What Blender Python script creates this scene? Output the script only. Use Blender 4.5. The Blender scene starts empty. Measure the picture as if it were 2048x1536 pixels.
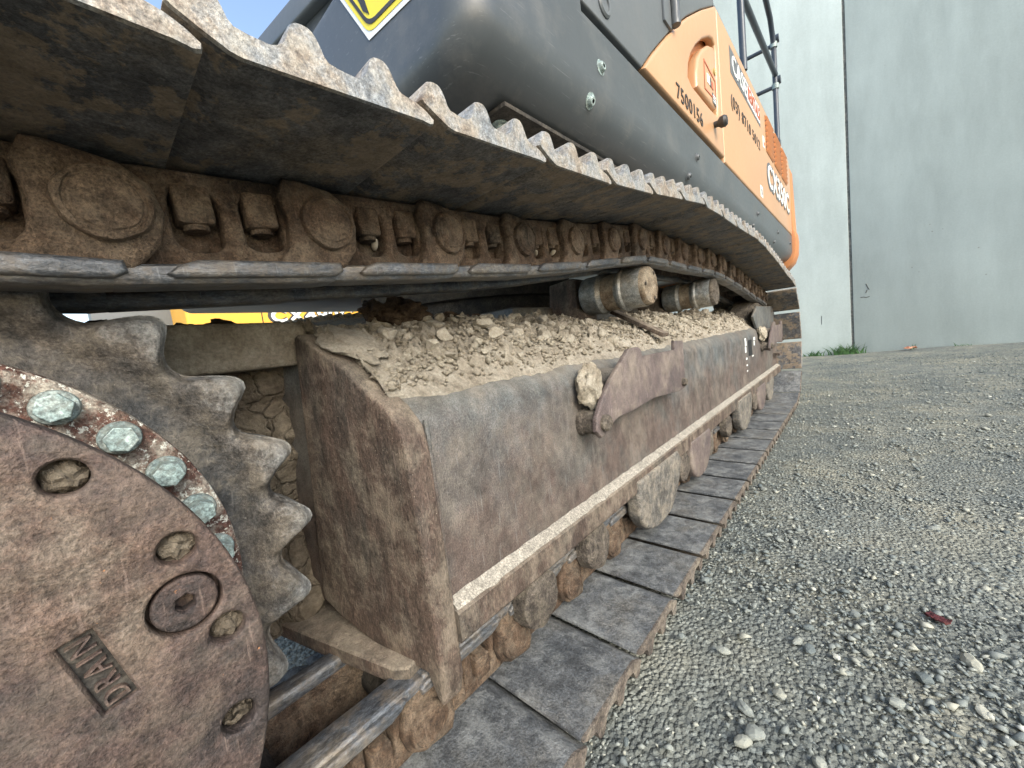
import bpy, bmesh, math, random
import numpy as np
from math import sin, cos, pi, radians, atan2, sqrt, hypot
from mathutils import Vector, Matrix, noise

S = bpy.context.scene
COL = S.collection
random.seed(11)
rng = np.random.default_rng(5)

# ------------------------------------------------------------------ camera
cam = bpy.data.cameras.new('camera')
cam.sensor_width = 36.0
cam.lens = 765.0 / 2048 * 36.0
cam.clip_start = 0.01
cam.clip_end = 800
camo = bpy.data.objects.new('camera', cam)
COL.objects.link(camo)
RC = [[0.74002686, -0.0211279, -0.67224539],
      [0.66246672, -0.14975799, 0.73396893],
      [-0.11618134, -0.98849692, -0.09682841]]
camo.matrix_world = Matrix([[RC[i][0], -RC[i][1], -RC[i][2], (0, 0, 0.71)[i]] for i in range(3)] + [[0, 0, 0, 1]])
S.camera = camo

# ------------------------------------------------------------------ sky, sun, exposure
SUN_EL, SUN_AZ = 36.0, 112.0          # azimuth measured clockwise from +Y
w = bpy.data.worlds.new('World')
S.world = w
w.use_nodes = True
wn = w.node_tree
sky = wn.nodes.new('ShaderNodeTexSky')
sky.sky_type = 'NISHITA'
sky.sun_disc = False
sky.sun_elevation = radians(SUN_EL)
sky.sun_rotation = radians(SUN_AZ)
sky.air_density = 1.0
sky.dust_density = 2.2
sky.ozone_density = 0.0
bg = wn.nodes['Background']
bg.inputs['Strength'].default_value = 0.15
wn.links.new(sky.outputs[0], bg.inputs['Color'])
sl = bpy.data.lights.new('sun', 'SUN')
sl.energy = 0.9
sl.angle = radians(24)
sl.color = (0.97, 1.0, 0.94)
so = bpy.data.objects.new('sun', sl)
COL.objects.link(so)
sd = Vector((sin(radians(SUN_AZ)) * cos(radians(SUN_EL)), cos(radians(SUN_AZ)) * cos(radians(SUN_EL)), sin(radians(SUN_EL))))
so.rotation_euler = sd.to_track_quat('Z', 'Y').to_euler()
so.location = sd * 30
S.view_settings.view_transform = 'Standard'
S.view_settings.look = 'None'
S.view_settings.exposure = 1.45
S.view_settings.gamma = 1.0
S.view_settings.use_curve_mapping = False
S.cycles.use_denoising = True
S.cycles.max_bounces = 8

# ------------------------------------------------------------------ material helpers
class NT:
    def __init__(s, name):
        s.m = bpy.data.materials.new(name)
        s.m.use_nodes = True
        s.t = s.m.node_tree
        s.b = s.t.nodes['Principled BSDF']
    def n(s, typ, **kw):
        nd = s.t.nodes.new('ShaderNode' + typ)
        for k, v in kw.items():
            if k in nd.inputs.keys():
                s.put(nd.inputs[k], v)
            else:
                setattr(nd, k, v)
        return nd
    def put(s, inp, v):
        if isinstance(v, bpy.types.NodeSocket):
            s.t.links.new(v, inp)
        elif isinstance(v, (tuple, list)) and len(v) == 3 and inp.type == 'RGBA':
            inp.default_value = (*v, 1)
        else:
            inp.default_value = v
    def coords(s, scale=(1, 1, 1), rnd=True, out='Object'):
        tc = s.n('TexCoord')
        c = tc.outputs[out]
        if rnd:
            oi = s.n('ObjectInfo')
            ml = s.n('VectorMath', operation='SCALE')
            ml.inputs[0].default_value = (37.1, 11.7, 23.3)
            s.t.links.new(oi.outputs['Random'], ml.inputs['Scale'])
            ad = s.n('VectorMath', operation='ADD')
            s.t.links.new(c, ad.inputs[0]); s.t.links.new(ml.outputs[0], ad.inputs[1])
            c = ad.outputs[0]
        if scale != (1, 1, 1):
            mp = s.n('Mapping'); mp.inputs['Scale'].default_value = scale
            s.t.links.new(c, mp.inputs['Vector']); c = mp.outputs[0]
        return c
    def noise(s, co, scale, detail=6, rough=.6, dist=0.0):
        return s.n('TexNoise', Vector=co, Scale=scale, Detail=detail, Roughness=rough, Distortion=dist).outputs['Fac']
    def vor(s, co, scale, feature='F1', out='Distance', rand=1.0):
        return s.n('TexVoronoi', feature=feature, Vector=co, Scale=scale, Randomness=rand).outputs[out]
    def ramp(s, fac, stops, interp='LINEAR'):
        r = s.n('ValToRGB', Fac=fac)
        e = r.color_ramp.elements
        r.color_ramp.interpolation = interp
        while len(e) < len(stops):
            e.new(.5)
        for el, (p, c) in zip(e, stops):
            el.position = p
            el.color = (*c, 1) if isinstance(c, (tuple, list)) else (c, c, c, 1)
        return r.outputs['Color']
    def math(s, op, a, b=None, clamp=False):
        m = s.n('Math', operation=op); m.use_clamp = clamp
        s.put(m.inputs[0], a)
        if b is not None:
            s.put(m.inputs[1], b)
        return m.outputs[0]
    def mix(s, fac, a, b, blend='MIX'):
        m = s.n('MixRGB', blend_type=blend)
        s.put(m.inputs['Fac'], fac); s.put(m.inputs['Color1'], a); s.put(m.inputs['Color2'], b)
        return m.outputs['Color']
    def bump(s, h, strength=.5, dist=.01, prev=None):
        b = s.n('Bump', Height=h); b.inputs['Strength'].default_value = strength; b.inputs['Distance'].default_value = dist
        if prev is not None:
            s.t.links.new(prev, b.inputs['Normal'])
        return b.outputs['Normal']
    def upmask(s, lo=.2, hi=.9):
        g = s.n('NewGeometry')
        sp = s.n('SeparateXYZ', Vector=g.outputs['Normal'])
        return s.ramp(sp.outputs['Z'], [(lo * .5 + .5, 0.0), (hi * .5 + .5, 1.0)]) if False else \
            s.n('MapRange', Value=sp.outputs['Z'], **{'From Min': lo, 'From Max': hi}).outputs[0]
    def done(s, col, rough=.7, normal=None, metallic=0.0, spec=.4):
        s.put(s.b.inputs['Base Color'], col); s.put(s.b.inputs['Roughness'], rough)
        s.put(s.b.inputs['Metallic'], metallic); s.put(s.b.inputs['Specular IOR Level'], spec)
        if normal is not None:
            s.t.links.new(normal, s.b.inputs['Normal'])
        return s.m

MATS = {}
def steel(name, cols, sc=7, fine=140, dustcol=(.34, .295, .225), dust=0.0, dustup=0.0, rough=.75, bump=.35,
          bdist=.004, stretch=(1, 1, 1), metallic=0.0, specks=None, rnd=True, spec=.4, radial=None, scratch=.25, dedge=(.47, .60), mid=1.0, zsplit=None):
    """weathered metal: large blotches of cols, fine grain, pits, scratches, dust in patches (dust) and lying on upper faces (dustup)"""
    t = NT(name)
    co = t.coords(rnd=rnd)
    cs = t.coords(scale=stretch, rnd=rnd) if stretch != (1, 1, 1) else co
    n1 = t.noise(cs, sc, 6, .70)
    k = len(cols)
    base = t.ramp(n1, [(.37 + .26 * i / max(1, k - 1), c) for i, c in enumerate(cols)])
    nm = t.noise(cs, sc * 6.5, 4, .72)
    if zsplit:
        lo_c = t.ramp(n1, [(.37 + .26 * i / max(1, len(zsplit[0]) - 1), c) for i, c in enumerate(zsplit[0])])
        tz = t.n('TexCoord'); zz = t.n('SeparateXYZ', Vector=tz.outputs['Object']).outputs['Z']
        zz = t.math('ADD', zz, t.math('MULTIPLY', t.math('SUBTRACT', t.noise(co, 5.0, 6, .7), .5), .55))
        base = t.mix(t.n('MapRange', Value=zz, **{'From Min': zsplit[1], 'From Max': zsplit[2]}).outputs[0], lo_c, base)
    base = t.mix(1.0, base, t.ramp(nm, [(.34, 1 - .42 * mid), (.50, 1.0), (.66, 1 + .42 * mid)]), 'MULTIPLY')
    n2 = t.noise(cs, fine * 2.2, 4, .78)
    base = t.mix(1.0, base, t.ramp(n2, [(.32, .40), (.50, .98), (.68, 1.70)]), 'MULTIPLY')
    if radial:
        tc = t.n('TexCoord'); sp = t.n('SeparateXYZ', Vector=tc.outputs['Object'])
        rr = t.math('SQRT', t.math('ADD', t.math('POWER', sp.outputs['Y'], 2.0), t.math('POWER', sp.outputs['Z'], 2.0)))
        rr = t.math('ADD', rr, t.math('MULTIPLY', t.math('SUBTRACT', nm, .5), .10))
        mr = t.n('MapRange', Value=rr, **{'From Min': radial[1], 'From Max': radial[2]}).outputs[0]
        base = t.mix(t.math('MULTIPLY', mr, .85), base, t.mix(1.0, radial[0], t.ramp(n2, [(.32, .5), (.68, 1.5)]), 'MULTIPLY'))
    n3 = t.noise(co, sc * 2.3, 6, .74)
    d = t.math('MULTIPLY', t.ramp(n3, [(dedge[0], 0.0), (dedge[1], 1.0)]), dust)
    if dustup > 0:
        u = t.math('MULTIPLY', t.upmask(.25, .95), dustup)
        u = t.math('MULTIPLY', u, t.ramp(t.noise(co, sc * 3.1, 6, .7), [(.25, .35), (.6, 1.0)]))
        d = t.math('ADD', d, u, True)
    d = t.math('MULTIPLY', d, t.ramp(n2, [(.36, .55), (.56, 1.0)]))
    dc = t.mix(1.0, dustcol, t.ramp(nm, [(.3, .75), (.7, 1.25)]), 'MULTIPLY')
    base = t.mix(d, base, dc)
    if scratch:
        mp = t.n('Mapping'); mp.inputs['Rotation'].default_value = (.5, .3, .6); mp.inputs['Scale'].default_value = (1, 1, .07)
        t.t.links.new(co, mp.inputs['Vector'])
        ss = t.noise(mp.outputs[0], 210, 3, .6)
        base = t.mix(t.math('MULTIPLY', t.ramp(ss, [(.63, 0.0), (.69, 1.0)]), scratch), base, tuple(min(.6, c * 2.6 + .06) for c in cols[len(cols) // 2]))
    if specks:
        sn = t.noise(co, specks[1] * 1.6, 4, .8)
        base = t.mix(t.ramp(sn, [(specks[2] - .02, 0.0), (specks[2] + .03, 1.0)]), base, specks[0])
    nb = t.bump(n2, bump, bdist)
    nb = t.bump(nm, bump * .9, bdist * 2.2, nb)
    nb = t.bump(n3, bump * .7, bdist * 4, nb)
    rg = t.math('ADD', t.math('MULTIPLY', d, .2), t.math('ADD', t.math('MULTIPLY', n2, .25), rough - .13), True)
    MATS[name] = t.done(base, rg, nb, metallic, spec)
    return MATS[name]

RUST = [(.036, .024, .017), (.085, .052, .032), (.135, .092, .060)]
M_link = steel('dusty brown chain steel', [(.030, .021, .014), (.088, .056, .035), (.145, .104, .070)], 9, 160, dustcol=(.25, .205, .15), dust=.40, dustup=.2, bump=.75, rough=.8,
               specks=((.36, .29, .20), 210, .68))
M_rail = steel('polished rail steel', [(.058, .066, .076), (.108, .116, .125), (.15, .135, .112)], 14, 160, dust=.6, dustcol=(.19, .155, .115), rough=.36, bump=.2, metallic=.2, stretch=(1, .35, 1), spec=.6)
M_shoe = steel('track shoe plate steel', [(.046, .051, .056), (.084, .089, .092), (.118, .114, .102)], 7, 120, dustcol=(.25, .26, .25), dust=.6, dustup=.15, bump=.55, rough=.62,
               specks=((.30, .31, .30), 120, .67))
M_shoeup = steel('muddy shoe plate steel', [(.055, .058, .062), (.10, .098, .095), (.135, .115, .09)], 6, 110, dustcol=(.25, .19, .125), dust=.75, bump=.5, rough=.55, dedge=(.50, .535))
M_shoeedge = steel('worn shoe edge steel', [(.17, .185, .195), (.245, .25, .245), (.27, .24, .20), (.17, .13, .095)], 17, 190, dust=.45, dustcol=(.36, .335, .275), rough=.5, bump=.22, metallic=.05)
M_shoedirt = steel('dirty shoe edge steel', [(.07, .06, .052), (.12, .098, .08), (.17, .15, .125)], 14, 130, dust=.4, rough=.75, bump=.6)
M_spro = steel('sprocket casting', [(.040, .041, .041), (.078, .071, .063), (.130, .110, .088)], 9, 130, dust=.42, dustcol=(.25, .215, .165), bump=.35, rough=.55, specks=((.36, .33, .28), 160, .69), radial=((.30, .31, .30), .338, .398))
M_tooth = steel('scuffed tooth steel', [(.085, .077, .068), (.14, .13, .12), (.22, .225, .22)], 12, 200, dust=.2, bump=.3, rough=.42, metallic=.1, radial=((.34, .355, .35), .345, .385))
M_hub = steel('rusty hub casting', [(.036, .029, .027), (.070, .048, .041), (.098, .067, .051), (.130, .103, .080)], 9, 150, dust=.3, dustcol=(.19, .155, .118), bump=.38, rough=.66, specks=((.34, .16, .07), 40, .715))
M_ring = steel('red brown flange', [(.075, .034, .026), (.105, .052, .038), (.18, .145, .11)], 12, 130, dust=.85, dustcol=(.46, .43, .36), bump=.5, rough=.7, specks=((.62, .62, .55), 80, .58))
M_frame = steel('worn frame paint', [(.082, .094, .098), (.098, .104, .102), (.098, .086, .076)], 3.4, 170, dust=.30, dustcol=(.23, .205, .165), dustup=.5, bump=.35, rough=.55,
                stretch=(1, 1, .8), specks=((.38, .34, .27), 130, .685), scratch=.2, mid=.9,
                zsplit=([(.082, .066, .057), (.098, .074, .063), (.090, .084, .076)], .42, .62))
M_endp = steel('brown end plate', [(.052, .045, .038), (.078, .054, .042), (.125, .100, .076)], 6, 170, dust=.45, dustcol=(.28, .24, .185), dustup=.6, bump=.6, rough=.72, stretch=(1, 1, .35), specks=((.40, .34, .26), 150, .67), scratch=.35)
M_brk = steel('purple brown bracket', [(.088, .072, .070), (.115, .090, .084), (.145, .118, .105)], 5, 170, dust=.3, bump=.25, rough=.58, stretch=(1, 1, .8), specks=((.44, .42, .38), 110, .69), scratch=.35, mid=.5)
M_roll = steel('roller steel', [(.16, .175, .18), (.235, .245, .24), (.29, .265, .22)], 8, 140, dust=.3, bump=.25, rough=.4, metallic=.3)
M_rollb = steel('roller dirt steel', [(.12, .082, .05), (.18, .135, .09), (.27, .225, .165)], 9, 120, dust=.5, bump=.6, rough=.8)
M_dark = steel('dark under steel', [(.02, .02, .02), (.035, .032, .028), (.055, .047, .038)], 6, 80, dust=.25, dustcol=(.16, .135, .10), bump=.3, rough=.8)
M_lowr = steel('muddy roller steel', [(.065, .055, .045), (.11, .092, .075), (.18, .155, .125)], 12, 110, dust=.5, dustcol=(.27, .235, .18), dustup=.4, bump=.8, bdist=.008, rough=.85)
M_guard = steel('dusty grey guard', [(.075, .07, .062), (.11, .105, .094), (.17, .155, .13)], 10, 130, dust=.5, dustup=.5, bump=.4, rough=.7)
M_gash = steel('ledge dust', [(.23, .215, .18), (.275, .255, .215), (.31, .29, .245)], 14, 120, bump=.12, rough=.95, scratch=0, mid=.5)

def soil_mat(name, c1, c2, c3, sc=16, bump=.9, bd=.012, crack=0.0, cs_=24):
    t = NT(name)
    co = t.coords()
    n1 = t.noise(co, sc, 8, .65)
    base = t.ramp(n1, [(.34, c1), (.5, c2), (.66, c3)])
    n2 = t.noise(co, sc * 9, 7, .78)
    base = t.mix(1.0, base, t.ramp(n2, [(.32, .62), (.68, 1.32)]), 'MULTIPLY')
    nb = t.bump(n2, bump, bd * .5)
    nb = t.bump(t.noise(co, sc * 2.5, 8, .7), bump, bd * 1.5, nb)
    if crack:
        wv = t.n('VectorMath', operation='ADD')
        nz = t.n('TexNoise', Vector=co, Scale=cs_ * .8, Detail=5.0)
        sc_ = t.n('VectorMath', operation='SCALE'); t.t.links.new(nz.outputs['Color'], sc_.inputs[0]); sc_.inputs['Scale'].default_value = .055
        t.t.links.new(co, wv.inputs[0]); t.t.links.new(sc_.outputs[0], wv.inputs[1])
        ed = t.vor(wv.outputs[0], cs_, 'DISTANCE_TO_EDGE')
        nb = t.bump(t.ramp(ed, [(.0, 0.0), (.07, 1.0)]), crack, bd * 1.4, nb)
    return t.done(base, .95, nb, 0, .15)
M_soil = soil_mat('dry pale soil', (.26, .225, .175), (.36, .322, .258), (.45, .412, .34), 16, .9, .010)
M_clod = soil_mat('dry soil clod', (.28, .245, .19), (.39, .352, .283), (.49, .455, .375), 2.2, .8, .003)
M_lump = soil_mat('dry mud lump', (.25, .215, .16), (.36, .32, .25), (.46, .42, .34), 22, .9, .008)
M_mud = soil_mat('packed grey mud', (.135, .112, .085), (.21, .178, .135), (.29, .25, .19), 10, .9, .012, .8, 22)
M_dkclod = soil_mat('dark damp soil', (.045, .03, .02), (.10, .07, .047), (.17, .125, .085), 30, .9, .008)

def paint(name, col, rough=.35, var=.12, dust=.15, bump=.05, scr=None, coat=.0):
    t = NT(name)
    co = t.coords(rnd=False)
    n1 = t.noise(co, 2.2, 6, .6)
    n2 = t.noise(co, 60, 4, .7)
    base = t.mix(1.0, col, t.ramp(n1, [(.3, 1 - var), (.7, 1 + var)]), 'MULTIPLY')
    dm = t.math('MULTIPLY', t.ramp(t.noise(co, 7, 9, .75), [(.5, 0.0), (.72, 1.0)]), dust)
    base = t.mix(dm, base, (.40, .37, .31))
    if scr:
        sn = t.noise(t.coords(scale=(6, 1.2, 34), rnd=False), 9, 4, .6)
        base = t.mix(t.math('MULTIPLY', t.ramp(sn, [(.63, 0.0), (.70, 1.0)]), .5), base, scr)
    rg = t.math('ADD', t.math('MULTIPLY', n2, .15), t.math('ADD', t.math('MULTIPLY', dm, .5), rough - .07), True)
    m = t.done(base, rg, t.bump(n2, bump, .002), 0, .5)
    t.b.inputs['Coat Weight'].default_value = coat
    return m
M_bolt = steel('zinc bolt', [(.19, .25, .245), (.27, .35, .335), (.34, .405, .38)], 45, 110, dust=.55, dustcol=(.15, .145, .12), bump=.07, bdist=.0010, rough=.45, metallic=.1, scratch=.2)
M_washer = steel('dull washer', [(.13, .165, .165), (.20, .255, .25), (.26, .29, .27)], 45, 110, dust=.55, dustcol=(.16, .145, .115), bump=.07, bdist=.0010, rough=.5, scratch=0)
M_skirt = paint('dark grey machine paint', (.070, .080, .086), .32, .12, .14, .08, (.20, .21, .21))
M_front = paint('scuffed front panel paint', (.115, .122, .118), .5, .2, .3, .12, (.24, .24, .23))
M_gpan = paint('grey side panel paint', (.115, .128, .135), .42, .06, .08)
M_black = paint('black seam', (.006, .007, .008), .6, .1, .05)
M_or = paint('orange machine paint', (.50, .295, .155), .38, .05, .06, .03, None, .2)
M_ordk = paint('orange counterweight paint', (.50, .20, .07), .45, .08, .08)
M_yel = paint('sunlit yellow orange paint', (.80, .42, .05), .4, .05, .02)  # second machine's sunlit brightness is put into this paint colour
M_orv = paint('deep orange louvre paint', (.62, .17, .03), .45, .06, .02)
M_railp = paint('dark handrail paint', (.045, .058, .075), .35, .1, .1)
M_white = paint('white print', (.74, .77, .76), .5, .03, .05)
M_ink = paint('dark print', (.035, .033, .032), .5, .03, .1)
M_grbl = paint('grey decal film', (.11, .12, .13), .4, .05, .05)
M_rdink = paint('red decal film', (.45, .12, .06), .5, .05, .05)
M_ywst = paint('yellow sticker film', (.80, .66, .045), .45, .06, .06)
M_brass = paint('brass lock', (.45, .34, .12), .35, .1, .1)

# concrete panels
def concrete(name, tint, holes=False):
    t = NT(name)
    co = t.coords(rnd=False)
    n1 = t.noise(co, .55, 7, .6)
    n2 = t.noise(t.coords(scale=(1.6, 1, .35), rnd=False), 1.7, 8, .66)
    n3 = t.noise(co, 55, 4, .7)
    base = t.ramp(n1, [(.3, tuple(c * .86 for c in tint)), (.55, tint), (.75, tuple(min(1, c * 1.13) for c in tint))])
    base = t.mix(.6, base, t.ramp(n2, [(.32, .76), (.5, .97), (.68, 1.14)]), 'MULTIPLY')
    base = t.mix(.5, base, t.ramp(n3, [(.3, .88), (.7, 1.1)]), 'MULTIPLY')
    pit = t.vor(co, 9)
    pm = t.ramp(pit, [(.06, 1.0), (.09, 0.0)])
    gate = t.ramp(t.noise(co, 1.1, 3, .5), [(.60, 0.0), (.68, 1.0)])
    pm = t.math('MULTIPLY', pm, gate)
    base = t.mix(t.math('MULTIPLY', pm, .5), base, (.16, .15, .12))
    nb = t.bump(n3, .25, .003)
    nb = t.bump(n2, .2, .01, nb)
    return t.done(base, .8, nb, 0, .3)
M_con = concrete('tilt up concrete', (.44, .51, .495))
M_con2 = concrete('tilt up concrete greener', (.38, .435, .41))
M_seal = steel('joint sealant', [(.10, .11, .105), (.14, .145, .135), (.19, .18, .16)], 5, 60, bump=.2, rough=.8)

# ground
def ground_mat():
    t = NT('grey gravel yard')
    co = t.coords(rnd=False)
    n1 = t.noise(co, .9, 6, .6)
    n0 = t.noise(co, 3.2, 5, .6)
    base = t.ramp(n1, [(.36, (.165, .182, .168)), (.50, (.225, .236, .205)), (.62, (.315, .308, .24))])
    base = t.mix(.6, base, t.ramp(n0, [(.36, (.15, .172, .166)), (.5, (.225, .238, .208)), (.64, (.335, .326, .255))]))
    vc = t.n('TexVoronoi', feature='F1', Vector=co, Scale=95.0)
    vd = vc.outputs['Distance']
    cell = t.ramp(t.n('SeparateColor', Color=vc.outputs['Color']).outputs[0], [(.1, .62), (.6, 1.05), (.95, 1.75)])
    base = t.mix(.55, base, cell, 'MULTIPLY')
    base = t.mix(.7, base, t.ramp(vd, [(.0, 1.15), (.55, .75)]), 'MULTIPLY')
    v2 = t.vor(co, 240)
    nb = t.bump(t.math('SUBTRACT', 1.0, vd), .8, .012)
    nb = t.bump(t.math('SUBTRACT', 1.0, v2), .5, .004, nb)
    nb = t.bump(n0, .4, .04, nb)
    return t.done(base, .92, nb, 0, .2)
M_ground = ground_mat()
def stone_mat(name, attr):
    t = NT(name)
    if attr:
        a = t.n('Attribute', attribute_name='tone')
        r = a.outputs['Fac']
    else:
        r = t.n('ObjectInfo').outputs['Random']
    base = t.ramp(r, [(0.0, (.11, .132, .132)), (.3, (.185, .208, .197)), (.6, (.28, .298, .265)), (.85, (.385, .38, .305)), (1.0, (.52, .53, .465))])
    co = t.coords(rnd=False)
    n = t.noise(co, 130, 5, .7)
    base = t.mix(.7, base, t.ramp(n, [(.3, .75), (.7, 1.2)]), 'MULTIPLY')
    return t.done(base, .85, t.bump(n, .4, .003), 0, .3)
M_gravel = stone_mat('loose gravel stones', True)
M_stone = stone_mat('yard stone', False)

# ------------------------------------------------------------------ mesh helpers
MYZ = Matrix(((0, 0, 1, 0), (1, 0, 0, 0), (0, 1, 0, 0), (0, 0, 0, 1)))   # (a,b,c) -> X=c, Y=a, Z=b
MXZ = Matrix(((1, 0, 0, 0), (0, 0, -1, 0), (0, 1, 0, 0), (0, 0, 0, 1)))  # (a,b,c) -> X=a, Y=-c, Z=b

def finish(me, smooth=30):
    if smooth:
        me.shade_smooth()
        me.set_sharp_from_angle(angle=radians(smooth))
    return me

def plate(outline, holes=(), depth=.02, bevel=0.0, bres=2, M=None, smooth=30):
    cu = bpy.data.curves.new('tmp', 'CURVE')
    cu.dimensions = '2D'; cu.fill_mode = 'BOTH'
    cu.extrude = max(depth / 2 - bevel, 1e-5)
    cu.bevel_depth = bevel; cu.bevel_resolution = bres; cu.offset = -bevel
    for pts in [outline] + list(holes):
        sp = cu.splines.new('POLY'); sp.points.add(len(pts) - 1)
        for p, q in zip(sp.points, pts):
            p.co = (q[0], q[1], 0, 1)
        sp.use_cyclic_u = True
    ob = bpy.data.objects.new('tmp', cu)
    me = bpy.data.meshes.new_from_object(ob)
    bpy.data.objects.remove(ob); bpy.data.curves.remove(cu)
    bm = bmesh.new(); bm.from_mesh(me)
    bmesh.ops.remove_doubles(bm, verts=bm.verts, dist=1e-5)
    bmesh.ops.recalc_face_normals(bm, faces=bm.faces)
    bm.to_mesh(me); bm.free()
    if M is not None:
        me.transform(M)
    return finish(me, smooth)

def circ(cx, cy, r, n=32, a0=0.0):
    return [(cx + r * cos(a0 + 2 * pi * i / n), cy + r * sin(a0 + 2 * pi * i / n)) for i in range(n)]

def rrect(x0, y0, x1, y1, r, n=5):
    o = []
    for cx, cy, a in ((x1 - r, y1 - r, 0), (x0 + r, y1 - r, pi / 2), (x0 + r, y0 + r, pi), (x1 - r, y0 + r, 3 * pi / 2)):
        for i in range(n + 1):
            t = a + pi / 2 * i / n
            o.append((cx + r * cos(t), cy + r * sin(t)))
    return o

def lathe(prof, n=40, caps=True, smooth=35):
    """prof: (x, r) list, revolved about the X axis"""
    bm = bmesh.new(); rings = []
    for x, r in prof:
        rings.append([bm.verts.new((x, r * cos(2 * pi * i / n), r * sin(2 * pi * i / n))) for i in range(n)])
    for a, b in zip(rings, rings[1:]):
        for i in range(n):
            bm.faces.new((a[i], a[(i + 1) % n], b[(i + 1) % n], b[i]))
    if caps:
        bm.faces.new(rings[0]); bm.faces.new(rings[-1])
    bmesh.ops.recalc_face_normals(bm, faces=bm.faces)
    me = bpy.data.meshes.new('m'); bm.to_mesh(me); bm.free()
    return finish(me, smooth)

def extr_y(prof, y0, y1, bevel=0.0, smooth=30, segs=1):
    """closed (X,Z) profile extruded along Y"""
    bm = bmesh.new()
    ys = [y0 + (y1 - y0) * i / segs for i in range(segs + 1)]
    rings = [[bm.verts.new((p[0], y, p[1])) for p in prof] for y in ys]
    n = len(prof)
    for a, b in zip(rings, rings[1:]):
        for i in range(n):
            bm.faces.new((a[i], a[(i + 1) % n], b[(i + 1) % n], b[i]))
    bm.faces.new(rings[0]); bm.faces.new(rings[-1])
    bmesh.ops.recalc_face_normals(bm, faces=bm.faces)
    if bevel:
        es = [e for e in bm.edges if len(e.link_faces) == 2 and e.calc_face_angle(0) > radians(50)]
        bmesh.ops.bevel(bm, geom=es, offset=bevel, segments=2, affect='EDGES', profile=.6)
    me = bpy.data.meshes.new('m'); bm.to_mesh(me); bm.free()
    return finish(me, smooth)

def box(x0, x1, y0, y1, z0, z1, bevel=0.003, segs=2):
    bm = bmesh.new()
    bmesh.ops.create_cube(bm, size=1)
    for v in bm.verts:
        v.co = Vector((x0 + (v.co.x + .5) * (x1 - x0), y0 + (v.co.y + .5) * (y1 - y0), z0 + (v.co.z + .5) * (z1 - z0)))
    if bevel:
        bmesh.ops.bevel(bm, geom=list(bm.edges), offset=bevel, segments=segs, affect='EDGES', profile=.6)
    me = bpy.data.meshes.new('m'); bm.to_mesh(me); bm.free()
    return finish(me, 40)

def joinm(meshes, mats=None):
    """several meshes -> one; mats gives the material slot of each"""
    bm = bmesh.new()
    for i, me in enumerate(meshes):
        f0 = len(bm.faces)
        bm.from_mesh(me)
        bm.faces.ensure_lookup_table()
        if mats:
            for f in bm.faces[f0:]:
                f.material_index = mats[i]
    out = bpy.data.meshes.new('m'); bm.to_mesh(out); bm.free()
    for me in meshes:
        bpy.data.meshes.remove(me)
    return out

def tube(pts, r, n=10, smooth=50):
    bm = bmesh.new(); rings = []
    P = [Vector(p) for p in pts]
    for i, p in enumerate(P):
        d = (P[min(i + 1, len(P) - 1)] - P[max(i - 1, 0)]).normalized()
        u = d.orthogonal().normalized() if i == 0 else (u - d * u.dot(d)).normalized()
        v = d.cross(u)
        rings.append([bm.verts.new(p + (u * cos(2 * pi * k / n) + v * sin(2 * pi * k / n)) * r) for k in range(n)])
    for a, b in zip(rings, rings[1:]):
        for k in range(n):
            bm.faces.new((a[k], a[(k + 1) % n], b[(k + 1) % n], b[k]))
    bm.faces.new(rings[0][::-1]); bm.faces.new(rings[-1])
    me = bpy.data.meshes.new('m'); bm.to_mesh(me); bm.free()
    return finish(me, smooth)

def rough_up(me, amp, sc, seed=0, axis=None):
    me.update()
    for v in me.vertices:
        q = Vector(v.co) * sc + Vector((seed * 3.7, seed * 1.3, 0))
        d = noise.fractal(q, .8, 2.1, 4) * amp
        v.co += (v.normal if axis is None else Vector(axis)) * d
    me.update()
    return me

def text_mesh(s, size, depth=.002, M=None, bold=0.0, spacing=1.0, shear=0.0):
    cu = bpy.data.curves.new('t', 'FONT')
    cu.body = s; cu.size = size; cu.extrude = depth / 2; cu.offset = bold; cu.space_character = spacing; cu.shear = shear
    cu.resolution_u = 4
    ob = bpy.data.objects.new('t', cu)
    me = bpy.data.meshes.new_from_object(ob)
    bpy.data.objects.remove(ob); bpy.data.curves.remove(cu)
    if M is not None:
        me.transform(M)
    return me

def fit_text(s, y0, y1, z0, z1, x, depth=.003, bold=0.0, sp=1.12):
    """text on a +X facing surface, stretched into the y,z box"""
    me = text_mesh(s, 1.0, .02, None, bold, sp)
    co = np.array([v.co for v in me.vertices])
    lo, hi = co.min(0), co.max(0)
    for v in me.vertices:
        a = (v.co.x - lo[0]) / (hi[0] - lo[0]); b = (v.co.y - lo[1]) / (hi[1] - lo[1]); c = (v.co.z - lo[2]) / (hi[2] - lo[2])
        v.co = (x + c * depth, y0 + a * (y1 - y0), z0 + b * (z1 - z0))
    me.update()
    return me

def obj(name, me, mat, parent=None, loc=None, rot=None, label=None, cat=None, group=None, kind=None):
    o = bpy.data.objects.new(name, me)
    COL.objects.link(o)
    if me is not None and mat is not None and len(me.materials) == 0:
        for m in (mat if isinstance(mat, (list, tuple)) else [mat]):
            me.materials.append(m)
    if me is not None:
        me.name = name
    if parent is not None:
        o.parent = parent
    if loc is not None:
        o.location = loc
    elif parent is not None and parent.parent is None:
        o.location = -parent.location            # mesh given in world coordinates
    if rot is not None:
        o.rotation_euler = rot
    tag(o, label, cat, group, kind)
    return o

def tag(o, label=None, cat=None, group=None, kind=None):
    if label: o['label'] = label
    if cat: o['category'] = cat
    if group: o['group'] = group
    if kind: o['kind'] = kind
    return o

def empty(name, loc, label, cat, group=None):
    o = bpy.data.objects.new(name, None)
    COL.objects.link(o); o.location = loc; o.empty_display_size = .1
    return tag(o, label, cat, group)

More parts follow.
